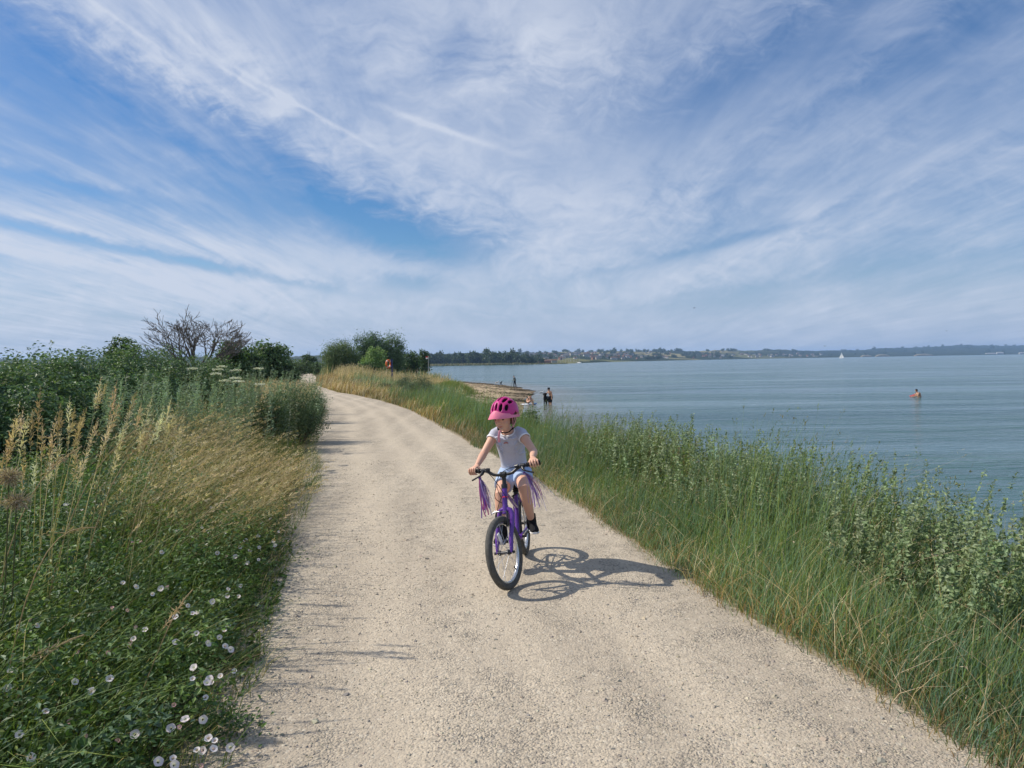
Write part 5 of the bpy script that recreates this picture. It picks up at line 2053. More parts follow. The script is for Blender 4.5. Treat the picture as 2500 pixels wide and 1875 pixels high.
    for px in (1362, 1369, 1374, 1381, 1388, 1393, 1401, 1408, 1414):
        if first is None:
            r = empty('moored_boat', (0, 0, 0))
            MB().loft([(-4, 0, .7), (-1, 0, .5), (2.5, 0, .7), (4, 0, 1.2)], [(1.1, .7), (1.4, .8), (.9, .7), (.05, .1)], 10, refup=(0, 0, 1)).build('hull', hullm, r)
            MB().tube((0, 0, 1), (0, 0, 11), .14, 6, .1).build('mast', mastm, r)
            first = r
        else:
            r = copy_tree(first)
        q = atd(px, 885, 1010 + rg.uniform(-30, 60))
        r.location = (q[0], q[1], WATER_Z)
        r.rotation_euler = (0, 0, rg.uniform(0, 3))
        tag(r, 'tiny moored boat with a bare mast at the far quay', 'boat', 'moored boats at the far quay')


town()


def far_banks():
    rg = np.random.default_rng(63)
    P = Plant()
    n = 5200
    px = rg.uniform(1030, 1385, n)
    Y = np.interp(px, [1030, 1270, 1385], [800, 850, 880]) + rg.uniform(-12, 30, n)
    pts = np.array([atd(a, 885, b) for a, b in zip(px, Y)])
    pts[:, 2] = WATER_Z - .1
    t = tints(n, [(.20, .19, .10), (.15, .16, .08), (.25, .22, .13)], rg)
    P.blades(pts, rg.uniform(1.6, 3.2, n) * np.where(px > 1280, .6, 1), wind(n, rg, .2, 1), .1, 1.1, t, t * 1.1, rg)
    o = P.build('reeds', M_GRASS)
    tag(o, 'pale reed bank along the far shore', None, None, 'stuff')
    # sandy low cliffs across the bay
    m = plain('sandy_cliff', (.42, .34, .22), .95, .05, var=.3, scale=.02)
    for i, (x0, x1, hh) in enumerate(((2103, 2128, 7), (2138, 2172, 10), (2233, 2278, 10))):
        pts = []
        for k in range(9):
            q = x0 + (x1 - x0) * k / 8
            a = float(hill_az(q))
            d = float(np.interp(a, _ha, _hs)) - 6
            pts.append(Vector((math.tan(a) * d, d, WATER_Z + hh * .35 * (1 - abs(k / 4 - 1) ** 3))))
        mb = MB()
        mb.loft(pts, [(3 + hh * .35 * (1 - abs(k / 4 - 1) ** 3) + rg.uniform(0, 1.2)) for k in range(9)], 10)
        tag(mb.build('beach', m), kind='structure')


far_banks()


def seaweed():
    """dark wrack and pebbles on the spit"""
    rg = np.random.default_rng(64)
    P = Plant()
    n = 22000
    y = rg.uniform(62, 132, n)
    x = shore(y) - rg.exponential(2.4, n) + .3
    k = (wob(x, y, .55, 71) + .5 * wob(x, y, 1.7, 72)) > rg.normal(.25, .25, n)
    x, y = x[k], y[k]
    n = len(x)
    c = np.stack([x, y, np.maximum(ground_z(x, y), WATER_Z) + .02], -1)
    P.leaves(c, rg.normal(size=(n, 3)) * .2 + np.array([0, -.1, 1]), rg.uniform(.07, .24, n), .5, tints(n, [(.05, .035, .02), (.08, .055, .03), (.035, .03, .02)], rg), rg)
    o = P.build('seaweed', M_LEAF)
    tag(o, 'dark seaweed wrack strewn over the sandy spit', None, None, 'stuff')


seaweed()
# ------------------------------------------------------------------ the bicycle (x forward, y to the rider's left, z up; origin under the rear hub)
_hd, _ln = .1443, .0869
_F = Vector((-math.sin(_hd), -math.cos(_hd), 0))
_L0 = Vector((math.cos(_hd), -math.sin(_hd), 0))
_U0 = V3(0, 0, 1)
_U = _U0 * math.cos(_ln) - _L0 * math.sin(_ln)
_L = _L0 * math.cos(_ln) + _U0 * math.sin(_ln)
BIKE_M = Matrix(((_F.x, _L.x, _U.x, .0937), (_F.y, _L.y, _U.y, 5.9002), (_F.z, _L.z, _U.z, float(ground_z(.0937, 5.9))), (0, 0, 0, 1)))
WR, WB = .256, .921
HA = R(68)
AX = V3(-math.cos(HA), 0, math.sin(HA))
FH = V3(WB, 0, WR)
OFF = .035


def axis_pt(z):
    return V3(WB - OFF / math.sin(HA) - (z - WR) / math.tan(HA), 0, z)


def steer(ang):
    o = axis_pt(WR)
    return Matrix.Translation(o) @ Matrix.Rotation(ang, 4, AX) @ Matrix.Translation(-o)


SW = steer(-.30)
SBAR = steer(-.19)

PURPLE = plain('purple_paint', (.105, .030, .27), .28, .5, var=.08, coat=.4)
BLACKM = plain('black_metal', (.018, .018, .02), .35, .5)
RUBBER = plain('black_rubber', (.022, .022, .023), .75, .2)
SILVER = plain('silver_metal', (.62, .63, .65), .28, .5, metal=.85)
WHITEP = plain('white_plastic', (.75, .75, .74), .4, .4)
PINKP = plain('pink_plastic', (.75, .05, .12), .4, .4)


def tyre_mat():
    m, g, b = material('dusty_tyre', .9, .15)
    oc = g.node('ShaderNodeTexCoord').outputs['Object']
    n = g.noise(oc, 35, 4, .6)
    v = g.node('ShaderNodeTexVoronoi')
    g.put(v.inputs['Vector'], oc)
    v.inputs['Scale'].default_value = 170
    g.put(b.inputs['Base Color'], g.mix(n, (.06, .06, .058), (.17, .165, .15)))
    bp = g.node('ShaderNodeBump')
    bp.inputs['Strength'].default_value = 1.0
    bp.inputs['Distance'].default_value = .004
    g.put(bp.inputs['Height'], g.smooth(v.outputs['Distance'], .25, .5, 1, 0))
    g.put(b.inputs['Normal'], bp.outputs[0])
    return m


TYRE = tyre_mat()


def tf(mb, M):
    mb.v = [tuple(M @ Vector(v)) for v in mb.v]
    return mb


def bez(p0, p1, p2, p3, n=14):
    out = []
    p0, p1, p2, p3 = map(Vector, (p0, p1, p2, p3))
    for i in range(n + 1):
        t = i / n
        out.append(p0 * (1 - t) ** 3 + p1 * (3 * t * (1 - t) ** 2) + p2 * (3 * t * t * (1 - t)) + p3 * t ** 3)
    return out


def make_bike():
    root = empty('bicycle')
    root.matrix_world = BIKE_M
    tag(root, 'purple child bicycle with streamers on its handlebar, ridden along the gravel path', 'bicycle')
    seat_top, seat_low = V3(.205, 0, .535), V3(.335, 0, .225)
    BB = V3(.335, 0, .225)
    RH = V3(0, 0, WR)
    ht0, ht1 = axis_pt(.555), axis_pt(.675)
    f = MB()
    f.tube(ht0 - AX * .012, ht1, .0195, 16)
    f.tube(BB, seat_top, .0165, 14)
    f.loft(bez(ht1 - AX * .035, ht1 + V3(-.08, 0, -.06), seat_top + V3(.12, 0, -.06), seat_top + V3(.035, 0, -.10)), [.015] * 15, 12)
    f.loft(bez(ht0 + V3(0, 0, .02), ht0 + V3(-.08, 0, -.12), BB + V3(.12, 0, .05), BB), [.019] * 15, 14)
    f.loft([V3(.335, -.038, .225), V3(.335, .038, .225)], [.022, .022], 14)
    for s in (1, -1):
        f.loft([BB + V3(-.015, .022 * s, 0), V3(.20, .036 * s, .235), V3(.10, .058 * s, .25), V3(0, .062 * s, WR)], [.010, .0095, .009, .008], 10)
        f.loft([seat_top + V3(.012, .014 * s, -.03), V3(.13, .04 * s, .45), V3(0, .062 * s, WR)], [.0085, .008, .0075], 10)
    f.build('frame', PURPLE, root)
    MB().loft([axis_pt(.612) - AX * .004, axis_pt(.612) + AX * .004], [.0208, .0208], 16).build('cable_band', PINKP, root)
    # fork
    k = MB()
    k.tube(axis_pt(.545), axis_pt(.50), .021, 14)
    cr = axis_pt(.535)
    fw = AX.cross(V3(0, 1, 0)) * -1
    for s in (1, -1):
        k.loft([cr + V3(0, .012 * s, 0), cr + V3(.004, .040 * s, -.012), cr + V3(.014, .054 * s, -.05), V3(WB - .045, .056 * s, .36), V3(WB - .012, .056 * s, .285), V3(WB, .056 * s, WR - .004)],
               [.017, .0185, .0175, .0165, .014, .010], 12)
    tf(k, SW)
    k.build('fork', PURPLE, root)

    def wheel(M, front):
        rim = MB().ring((0, 0, 0), (0, 1, 0), .206, (.010, .0135), 64, 12)
        tf(rim, M)
        w = rim.build('wheel', SILVER, root)
        ty = MB().ring((0, 0, 0), (0, 1, 0), .2305, (.0255, .0255), 72, 18)
        tf(ty, M).build('tyre', TYRE, w)
        h = MB()
        h.loft([(0, -.052, 0), (0, -.048, 0), (0, -.034, 0), (0, -.030, 0), (0, 0, 0), (0, .030, 0), (0, .034, 0), (0, .048, 0), (0, .052, 0)], [.012, .014, .020, .013, .012, .013, .020, .014, .012], 14)
        h.loft([(0, -.078, 0), (0, .078, 0)], [.0055, .0055], 8)
        h.loft([(0, -.078, 0), (0, -.066, 0)], [.011, .011], 6)
        h.loft([(0, .066, 0), (0, .078, 0)], [.011, .011], 6)
        tf(h, M).build('hub', BLACKM, w)
        for i in range(20):
            a = 2 * math.pi * i / 20
            s = 1 if i % 2 else -1
            b = a + (.55 if (i // 2) % 2 else -.55)
            sp = MB().tube((.017 * math.cos(b), .032 * s, .017 * math.sin(b)), (.199 * math.cos(a), .003 * s, .199 * math.sin(a)), .0013, 6)
            tf(sp, M).build('spoke', SILVER, w)
        rf = MB()
        a = R(68) if front else R(35)
        c = V3(.125 * math.cos(a), .012, .125 * math.sin(a))
        rf.box(c, (.030, .010, .075), Matrix.Rotation(-(a - math.pi / 2), 3, 'Y'), .005)
        tf(rf, M).build('reflector', WHITEP, w)
        va = MB()
        a = R(-128 if front else 70)
        va.tube((.2 * math.cos(a), 0, .2 * math.sin(a)), (.165 * math.cos(a), 0, .165 * math.sin(a)), .005, 8)
        tf(va, M).build('valve', RUBBER, w)
        return w

    wheel(SW @ Matrix.Translation(FH), True)
    wheel(Matrix.Translation(RH), False)
    # stem, bar, grips
    zb = .772
    bc = axis_pt(zb) + V3(.018, 0, 0)
    st = MB()
    st.tube(axis_pt(.672), axis_pt(.70), .023, 16)
    st.loft([axis_pt(.70), axis_pt(.735), axis_pt(.755) + V3(.008, 0, 0), bc], [.0155, .0150, .017, .019], 12)
    st.loft([bc + V3(0, -.022, 0), bc + V3(0, .022, 0)], [.021, .021], 14)
    tf(st, SBAR).build('stem', BLACKM, root)
    hb = MB()
    half = [(0, 0, 0), (0, .045, 0), (-.002, .075, .006), (-.006, .105, .026), (-.010, .135, .040), (-.018, .165, .044), (-.034, .215, .046), (-.052, .270, .046)]
    prof = [bc + V3(x, -y, z) for x, y, z in half[::-1]] + [bc + V3(x, y, z) for x, y, z in half[1:]]
    hb.loft(prof, [.0112] * len(prof), 12)
    bar = tf(hb, SBAR).build('handlebar', BLACKM, root)
    G = {}
    for s in (1, -1):
        a, b = bc + V3(-.0225, .180 * s, .0448), bc + V3(-.055, .281 * s, .046)
        g = MB()
        d = (b - a).normalized()
        L = (b - a).length
        g.loft([a + d * (L * t) for t in (0, .04, .06, .2, .5, .8, .93, 1.0)], [.017, .0185, .0155, .0158, .0158, .0155, .0175, .016], 14)
        tf(g, SBAR).build('grip', RUBBER, root)
        G[s] = ((SBAR @ a), (SBAR @ b))
        lv = MB()
        q = bc + V3(-.017, .155 * s, .044)
        lv.loft([q + V3(0, -.016 * s, 0), q + V3(0, .016 * s, 0)], [.0165, .0165], 12)
        lv.loft([q + V3(.006, 0, -.006), q + V3(.022, .004 * s, -.018), q + V3(.034, .012 * s, -.026)], [(.012), .013, .010], 8)
        lv.loft(bez(q + V3(.034, .012 * s, -.026), q + V3(.045, .03 * s, -.036), q + V3(.038, .06 * s, -.046), q + V3(.030, .088 * s, -.058)), [.0075] * 4 + [.0062] * 8 + [.0066] * 3, 8)
        lv.loft([q + V3(.012, -.03 * s, .004), q + V3(.010, -.055 * s, .002)], [.014, .012], 10)
        tf(lv, SBAR).build('brake_lever', BLACKM, root)
    # cables: levers to the frame and the front brake
    def cable(p0, p1, p2, p3, r=.0026):
        MB().loft(bez(p0, p1, p2, p3, 20), [r] * 21, 6).build('cable', RUBBER, root)
    lq = {s: SBAR @ (bc + V3(.010, .13 * s, .036)) for s in (1, -1)}
    cable(lq[1], lq[1] + V3(.07, -.06, .03), bc + V3(.10, -.10, .02), axis_pt(.63) + V3(.028, -.02, -.02))
    cable(lq[-1], lq[-1] + V3(.06, .05, .0), axis_pt(.70) + V3(.09, -.02, .0), axis_pt(.60) + V3(.02, .022, 0))
    cable(axis_pt(.70) + V3(.03, -.05, .0), axis_pt(.62) + V3(.06, -.085, 0), axis_pt(.60) + V3(.02, -.06, 0), axis_pt(.57) + V3(-.02, -.022, 0))
    cable(axis_pt(.63) + V3(.02, -.015, 0), axis_pt(.57) + V3(.06, -.04, 0), axis_pt(.56) + V3(.05, -.05, -.01), SW @ (cr + V3(.045, -.06, -.045)))
    # rim brakes
    def brake(M, y0, name='brake'):
        b = MB()
        for s in (1, -1):
            b.loft([V3(.0, .036 * s, 0), V3(.012, .044 * s, .03), V3(.012, .046 * s, .085), V3(.010, .040 * s, .108)], [.009, .0085, .007, .006], 8)
            b.loft([V3(-.020, .026 * s, .018), V3(.028, .026 * s, .018)], [.008, .008], 8)
        b.tube(V3(.010, .040, .106), V3(.010, -.040, .106), .0022, 6)
        tf(b, M).build(name, BLACKM, root)
    up = SW @ Matrix.Translation(V3(WB - .075, 0, .418)) @ Matrix.Rotation(-R(22), 4, 'Y')
    brake(up @ Matrix.Translation(V3(.022, 0, 0)), 0)
    nd = MB().loft([V3(.034, -.075, .100), V3(.034, -.05, .112), V3(.034, -.015, .108)], [.005, .0065, .005], 8)
    tf(nd, up).build('brake_noodle', SILVER, root)
    brake(Matrix.Translation(V3(.062, 0, .405)) @ Matrix.Rotation(R(20), 4, 'Y') @ Matrix.Rotation(math.pi, 4, 'Z'), 0)
    # seat, post and the black boot below it
    sd = seat_top - seat_low
    sd.normalize()
    top = V3(.165, 0, .612)
    sp = MB()
    sp.tube(seat_top - sd * .03, seat_top + sd * .10, .0125, 12)
    sp.loft([seat_top - sd * .004, seat_top + sd * .018], [.021, .021], 14)
    sp.tube(seat_top + V3(.02, 0, .0), seat_top + V3(.045, -.03, -.006), .005, 8)
    sp.build('seat_post', BLACKM, root)
    bt = MB()
    c0 = seat_top + sd * .022
    bt.loft([c0 + sd * (.008 * i) for i in range(9)], [.022 if i % 2 else .028 for i in range(9)], 14)
    bt.box(tuple(c0 + sd * .055 + V3(.03, 0, .005)), (.035, .055, .035), None, .008)
    bt.build('suspension_boot', RUBBER, root)
    s = MB()
    s.loft([(.045, 0, .628), (.065, 0, .632), (.11, 0, .628), (.17, 0, .622), (.23, 0, .622), (.275, 0, .616)], [(.03, .012), (.066, .022), (.068, .026), (.045, .024), (.027, .018), (.012, .008)], 16, refup=(0, 0, 1))
    s.build('saddle', RUBBER, root)
    # drive train
    c = MB()
    ca = R(-4)
    cd = V3(math.cos(ca), 0, math.sin(ca))
    pr, pl = BB + cd * .122 + V3(0, -.062, 0), BB - cd * .122 + V3(0, .062, 0)
    c.tube(BB + V3(0, -.066, 0), BB + V3(0, .066, 0), .010, 10)
    c.loft([BB + V3(0, -.058, 0), pr], [(.012), .009], 8)
    c.loft([BB + V3(0, .058, 0), pl], [(.012), .009], 8)
    c.build('crank', BLACKM, root)
    ring = MB()
    ring.ring(BB + V3(0, -.046, 0), (0, 1, 0), .058, (.006, .0022), 36, 8)
    ring.ring(BB + V3(0, -.050, 0), (0, 1, 0), .067, (.005, .0018), 36, 8)
    for i in range(5):
        a = 2 * math.pi * i / 5
        ring.tube(BB + V3(0, -.047, 0), BB + V3(.057 * math.cos(a), -.047, .057 * math.sin(a)), .005, 6)
    ring.build('chainring', BLACKM, root)
    ch = MB()
    pts = []
    for i in range(13):
        a = R(-90 + 180 * i / 12)
        pts.append(BB + V3(.060 * math.cos(a), -.046, .060 * math.sin(a)))
    for i in range(13):
        a = R(90 + 180 * i / 12)
        pts.append(RH + V3(.030 * math.cos(a), -.040, .030 * math.sin(a)))
    ch.loft(pts, [(.003, .0045)] * len(pts), 6, closed=True)
    ch.build('chain', BLACKM, root)
    MB().loft([RH + V3(0, -.046, 0), RH + V3(0, -.034, 0)], [.028, .036], 20).build('freewheel', SILVER, root)
    for s_, q in ((-1, pr), (1, pl)):
        p = MB()
        p.tube(q, q + V3(0, .085 * s_, 0), .006, 8)
        for dx in (-.032, .032):
            p.box(tuple(q + V3(dx, .05 * s_, 0)), (.012, .075, .020), None, .003)
        p.box(tuple(q + V3(0, .018 * s_, 0)), (.07, .010, .020), None, .003)
        p.box(tuple(q + V3(0, .085 * s_, 0)), (.07, .010, .020), None, .003)
        p.build('pedal', RUBBER, root)
    # streamers in the wind: ribbons of purple, lilac, pink and white
    rg = np.random.default_rng(91)
    RIB = leafmat('ribbon_film', .35, .25, .5)
    cols = [(.22, .08, .50), (.32, .14, .58), (.66, .58, .80), (.66, .16, .42), (.44, .26, .66), (.76, .72, .86), (.60, .50, .78), (.55, .42, .75), (.40, .22, .64)]
    for s_, start, end, sprd in ((1, V3(.715, .155, .775), V3(.665, .245, .525), .050), (-1, V3(.655, -.192, .757), V3(.61, -.162, .505), .045)):
        m = MB()
        for i in range(36):
            m.col = cols[int(rg.integers(0, len(cols)))]
            e = end + Vector(rg.normal(0, sprd * .75, 3)) + (end - start) * rg.uniform(-.18, .06)
            if s_ > 0 and i < 3:
                e = e + V3(0, .05 + .03 * i, -.01)
            mid = start * .45 + e * .55 + V3(0, (.028 if s_ > 0 else .012), .03) + Vector(rg.normal(0, .016, 3))
            pts = bez(start + Vector(rg.normal(0, .005, 3)), start * .72 + mid * .28 + V3(0, .008, .0), mid, e, 9)
            m.loft(pts, [(.0046, .0006)] * 10, 6)
        m.col = (.16, .05, .42)
        m.ball(start, .009, 10, 8)
        m.build('streamers', RIB, root, tint=True)
    return root, G, pr, pl


BIKE, GRIPS, PED_R, PED_L = make_bike()


# ------------------------------------------------------------------ the child
def make_child():
    KID = skin('child_skin', (.66, .385, .27))
    mb = MB()
    sh = {1: V3(.335, .112, 1.026), -1: V3(.30, -.102, 1.038)}
    el = {1: V3(.50, .215, .895), -1: V3(.42, -.185, .905)}
    hip = {1: V3(.145, .062, .69), -1: V3(.145, -.062, .69)}
    kn = {1: V3(.405, .098, .615), -1: V3(.435, -.088, .575)}
    an = {1: V3(.245, .108, .325), -1: V3(.44, -.098, .305)}
    neck0, headc = V3(.345, .008, 1.035), V3(.412, .006, 1.178)
    X1 = (0, 1, 0)

    def torso(m, e=0.0, cut=None):
        pts = [V3(.12, 0, .655), V3(.13, 0, .70), V3(.165, .002, .79), V3(.225, .004, .89), V3(.285, .006, .98), V3(.325, .008, 1.035), V3(.345, .008, 1.065)]
        rad = [(.060, .075), (.080, .108), (.068, .092), (.072, .098), (.074, .104), (.058, .092), (.036, .045)]
        rad = [(a + e, b + e) for a, b in rad]
        if cut:
            pts, rad = pts[cut[0]:cut[1]], rad[cut[0]:cut[1]]
        m.loft(pts, rad, 20, refup=(0, 1, 0))

    torso(mb)
    mb.loft([V3(.335, .008, 1.02), V3(.372, .008, 1.075), V3(.395, .007, 1.12)], [.040, .033, .034], 12)
    yaw, pit = R(-24), R(7)
    fx = V3(math.cos(yaw) * math.cos(pit), math.sin(yaw) * math.cos(pit), -math.sin(pit))
    rot = fx.to_track_quat('X', 'Z').to_matrix()

    def H(x, y, z):
        return headc + rot @ V3(x, y, z)
    mb.ball(H(-.006, 0, .018), (.088, .071, .090), 20, 14, rot)
    mb.loft([H(.028, 0, .03), H(.034, 0, -.02), H(.038, 0, -.060), H(.044, 0, -.090), H(.046, 0, -.104)], [(.062, .062), (.056, .060), (.046, .053), (.031, .036), (.012, .014)], 16, refup=tuple(rot @ V3(0, 1, 0)))
    mb.ball(H(.050, .030, -.040), (.034, .026, .026), 10, 8, rot)
    mb.ball(H(.050, -.030, -.040), (.034, .026, .026), 10, 8, rot)
    mb.loft([H(.082, 0, .000), H(.091, 0, -.018), H(.097, 0, -.034)], [.006, .009, .0115], 8)
    mb.ball(H(.090, .010, -.037), .0075, 8, 6)
    mb.ball(H(.090, -.010, -.037), .0075, 8, 6)
    mb.loft([H(.080, .016, -.058), H(.087, 0, -.059), H(.080, -.016, -.058)], [.005, .007, .005], 6)
    mb.ball(H(.074, 0, -.084), (.014, .018, .012), 8, 6, rot)
    for s in (1, -1):
        mb.ball(H(-.004, .073 * s, -.018), (.018, .008, .028), 10, 8, rot)
    GA = {}
    for s in (1, -1):
        a, b = GRIPS[s]
        e = (b - a).normalized()
        c = a + (b - a) * (.56 if s > 0 else .60)
        f = e.cross(V3(0, 0, 1)) * (1 if s > 0 else -1)
        f.normalize()
        if f.x < 0:
            f = -f
        u = f.cross(e) * s
        if u.z < 0:
            u = -u

        def ga(along, ang, r):
            return c + e * along + f * (r * math.cos(ang)) + u * (r * math.sin(ang))
        wr = c - f * .045 + u * .040 - e * .004
        GA[s] = wr
        S, E = sh[s], el[s]
        d1, d2 = E - S, wr - E
        mb.loft([S - d1 * .05 + V3(0, -.012 * s, 0), S + d1 * .15, S + d1 * .5, E, E + d2 * .25, E + d2 * .6, wr], [.038, .0385, .0335, .0285, .030, .0255, .019], 14)
        # palm over the grip, knuckles forward, fingers closed round it
        mb.loft([wr - d2.normalized() * .012, wr + (ga(0, R(112), .024) - wr) * .5, ga(0, R(98), .0255), ga(0, R(66), .0250)], [(.0165, .0165), (.012, .024), (.0105, .0315), (.0095, .0320)], 12, refup=tuple(e))
        for i, al in enumerate((-.0282, -.0095, .0095, .0280)):
            L = (1.0, 1.08, 1.03, .86)[i]
            r0 = (.0066, .0070, .0067, .0060)[i]
            al2 = al * s * (1 if s > 0 else 1)
            angs = [74, 40, 2, -38 * L, -78 * L, -112 * L]
            rr = [.0255, .0265, .0250, .0240, .0238, .0232]
            mb.loft([ga(al2, R(q), r + .0005 * i) for q, r in zip(angs, rr)], [r0 * 1.08, r0 * 1.05, r0, r0 * .98, r0 * .92, r0 * .75], 8)
        mb.loft([wr - e * (.012 * s * s) * (1) + f * .012 - u * .006, ga(-.036, R(160), .026), ga(-.040, R(205), .0235), ga(-.036, R(250), .0225)], [.0115, .0098, .0088, .0068], 8)
    for s in (1, -1):
        A, K, F_ = hip[s], kn[s], an[s]
        mb.loft([A - (K - A) * .1, A * .75 + K * .25, A * .4 + K * .6, K, K * .75 + F_ * .25, K * .45 + F_ * .55, F_, F_ + V3(0, 0, -.03)], [.066, .066, .056, .0455, .044, .040, .0275, .026], 14)
    body = remesh(mb, 'person', KID, None, .0034, 3)
    body.matrix_world = BIKE_M
    tag(body, 'child in a pink helmet, pale grey top and light blue shorts riding the purple bicycle', 'person')

    # face
    for s in (1, -1):
        MB().ball(H(.0765, .0285 * s, -.010), (.0068, .0125, .0060), 10, 8, rot).build('eye', M_EYE, body)
        MB().loft([H(.083, .014 * s, .006), H(.083, .028 * s, .010), H(.074, .043 * s, .006)], [.0018, .0026, .0014], 6).build('eyebrow', plain('brown_brow', (.16, .09, .05), .8), body)
    MB().loft([H(.0785, .021, -.0575), H(.0875, .008, -.0635), H(.0885, 0, -.0645), H(.0875, -.008, -.0635), H(.0785, -.021, -.0575)], [.0018, .0032, .0034, .0032, .0018], 6).build('mouth', M_LIP, body)
    # hair, gathered behind
    h = MB()
    h.ball(H(-.018, 0, .016), (.086, .0765, .094), 18, 12, rot)
    h.loft([H(-.075, .005, .0), H(-.088, .01, -.05), H(-.075, .012, -.085)], [.03, .028, .014], 10)
    for s in (1, -1):
        h.loft([H(.012, .070 * s, .02), H(.004, .074 * s, -.02), H(-.006, .072 * s, -.062)], [.014, .012, .005], 8)
    remesh(h, 'hair', plain('brown_hair', (.10, .055, .03), .55, .3, scale=80, var=.5), body, .007, 2)

    # T-shirt
    M_TEE = plain('grey_lilac_jersey', (.50, .51, .59), .85, .1, var=.12, scale=90, bump=.25)
    M_TRIM = plain('white_ribbing', (.80, .79, .80), .85, .1)
    t = MB()
    pts = [V3(.135, 0, .735), V3(.165, .002, .80), V3(.225, .004, .89), V3(.285, .006, .98), V3(.322, .008, 1.030), V3(.338, .008, 1.052)]
    rad = [(.086, .112), (.080, .104), (.083, .108), (.086, .116), (.068, .108), (.046, .064)]
    t.loft(pts, rad, 22, refup=(0, 1, 0))
    for s in (1, -1):
        S, E = sh[s], el[s]
        d = E - S
        t.loft([S - d * .12 + V3(-.01, -.03 * s, .0), S, S + d * .24], [.046, .0465, .0455], 14)
    # a few soft folds
    rg = np.random.default_rng(5)
    for i in range(16):
        z = .755 + .30 * rg.random()
        x = .145 + (z - .735) * .62
        y0, sl = rg.uniform(-.08, .08), rg.uniform(-.5, .5)
        w_ = rg.uniform(.025, .06)
        q = []
        for t_ in (-1, -.3, .3, 1):
            yy = y0 + t_ * w_
            q.append(V3(x + .0775 * math.sqrt(max(.05, 1 - (yy / .115) ** 2)) + .004 * (1 - t_ * t_), yy, z + sl * t_ * w_ + .012 * t_ * t_))
        t.loft(q, [.004, .0075, .0075, .004], 6)
    for s in (1, -1):
        for k in range(3):
            q0 = V3(.30 - .02 * k, .108 * s, .985 - .012 * k)
            t.loft([q0, q0 + V3(.055, -.035 * s, -.02 - .02 * k), q0 + V3(.07, -.07 * s, -.055 - .03 * k)], [.005, .0075, .003], 6)
    tee = remesh(t, 'tee_shirt', M_TEE, body, .0055, 2)
    nk = MB()
    nc = V3(.352, .008, 1.056)
    pts = []
    for i in range(24):
        a = 2 * math.pi * i / 24
        pts.append(nc + V3(.048 * math.cos(a) + .006, .054 * math.sin(a), -.030 * math.cos(a) - .004))
    nk.loft(pts, [(.0085, .006)] * 24, 8, closed=True)
    nk.build('collar', M_TRIM, tee)
    for s in (1, -1):
        S, E = sh[s], el[s]
        d = (E - S)
        MB().ring(S + d * .25, d, .0440, (.0045, .0075), 28, 8).build('cuff', M_TRIM, tee)
    em = MB()
    for i, (r, w) in enumerate(((.016, .0035), (.009, .004))):
        q = [V3(.374 - .0 * i, -.012 + r * math.cos(a), .962 + r * .8 * math.sin(a)) for a in [math.pi * j / 10 for j in range(11)]]
        em.loft(q, [w * .8] * 11, 6)
    em.build('emblem', plain('rose_print', (.50, .22, .20), .8), tee)
    # shorts
    sm_ = MB()
    sm_.loft([V3(.115, 0, .645), V3(.125, 0, .69), V3(.15, 0, .762)], [(.070, .085), (.092, .118), (.084, .106)], 20, refup=(0, 1, 0))
    for s in (1, -1):
        A, K = hip[s], kn[s]
        sm_.loft([A - (K - A) * .12, A * .75 + K * .25, A * .44 + K * .56], [.078, .080, .076], 14)
    sh_o = remesh(sm_, 'shorts', plain('pale_blue_denim', (.36, .46, .64), .85, .1, var=.14, scale=60, bump=.2), body, .006, 2)
    MB().loft([V3(.232, -.06, .752), V3(.240, 0, .748), V3(.232, .06, .752)], [.005, .005, .005], 6).build('waistband', plain('denim_band', (.42, .52, .68), .85), sh_o)
    # shoes
    M_SHOE = plain('black_knit', (.012, .012, .014), .8, .15, bump=.3, scale=60)
    for s in (1, -1):
        a = an[s]
        sole_z = .238 if s > 0 else .216
        toe = V3(.145, .035 * s, .0)
        b = V3(a.x - .035, a.y, sole_z + .03)
        k = MB()
        k.loft([b + V3(-.012, 0, .0), b + V3(.01, .0, .006), b + toe * .45 + V3(0, 0, .006), b + toe * .8 + V3(0, 0, -.002), b + toe + V3(.012, 0, -.006)], [(.026, .020), (.037, .032), (.036, .035), (.026, .036), (.014, .022)], 14, refup=(0, 1, 0))
        k.loft([a + V3(-.002, 0, -.06), a + V3(0, 0, -.01), a + V3(0, 0, .055)], [.042, .040, .038], 14)
        k.loft([b + toe * .25 + V3(0, 0, .02), b + toe * .5 + V3(0, 0, .024)], [(.030), .026], 10)
        so = remesh(k, 'shoe', M_SHOE, body, .006, 2)
        w = MB()
        w.loft([b + V3(-.018, 0, -.022), b + V3(.01, 0, -.024), b + toe * .5 + V3(0, 0, -.025), b + toe * .85 + V3(0, 0, -.024), b + toe + V3(.018, 0, -.016)], [(.008, .018), (.0115, .034), (.0115, .037), (.0115, .036), (.008, .018)], 14, refup=(0, 1, 0))
        w.build('sole', plain('white_sole', (.72, .71, .69), .6), so)

    # helmet
    M_HEL = plain('magenta_shell', (.56, .030, .215), .38, .45, var=.05)
    M_VIS = plain('pink_visor', (.82, .22, .33), .45, .4, var=.05)
    M_FOAM = plain('black_foam', (.012, .012, .015), .9, .1)
    ra, rb, rc = .128, .100, .118          # forward, sideways, up
    hc = V3(-.012, 0, .030)
    NA, NB = 132, 132
    vents = [(0, 34, 6.5, 17), (0, 80, 7, 22), (0, 130, 6, 18), (22, 32, 8, 18), (-22, 32, 8, 18), (24, 76, 8.5, 21), (-24, 76, 8.5, 21), (24, 126, 7, 20), (-24, 126, 7, 20), (46, 36, 8, 19), (-46, 36, 8, 19), (47, 84, 8, 21), (-47, 84, 8, 21), (48, 132, 6, 15), (-48, 132, 6, 15)]
    vs, fs, idx = [], [], {}

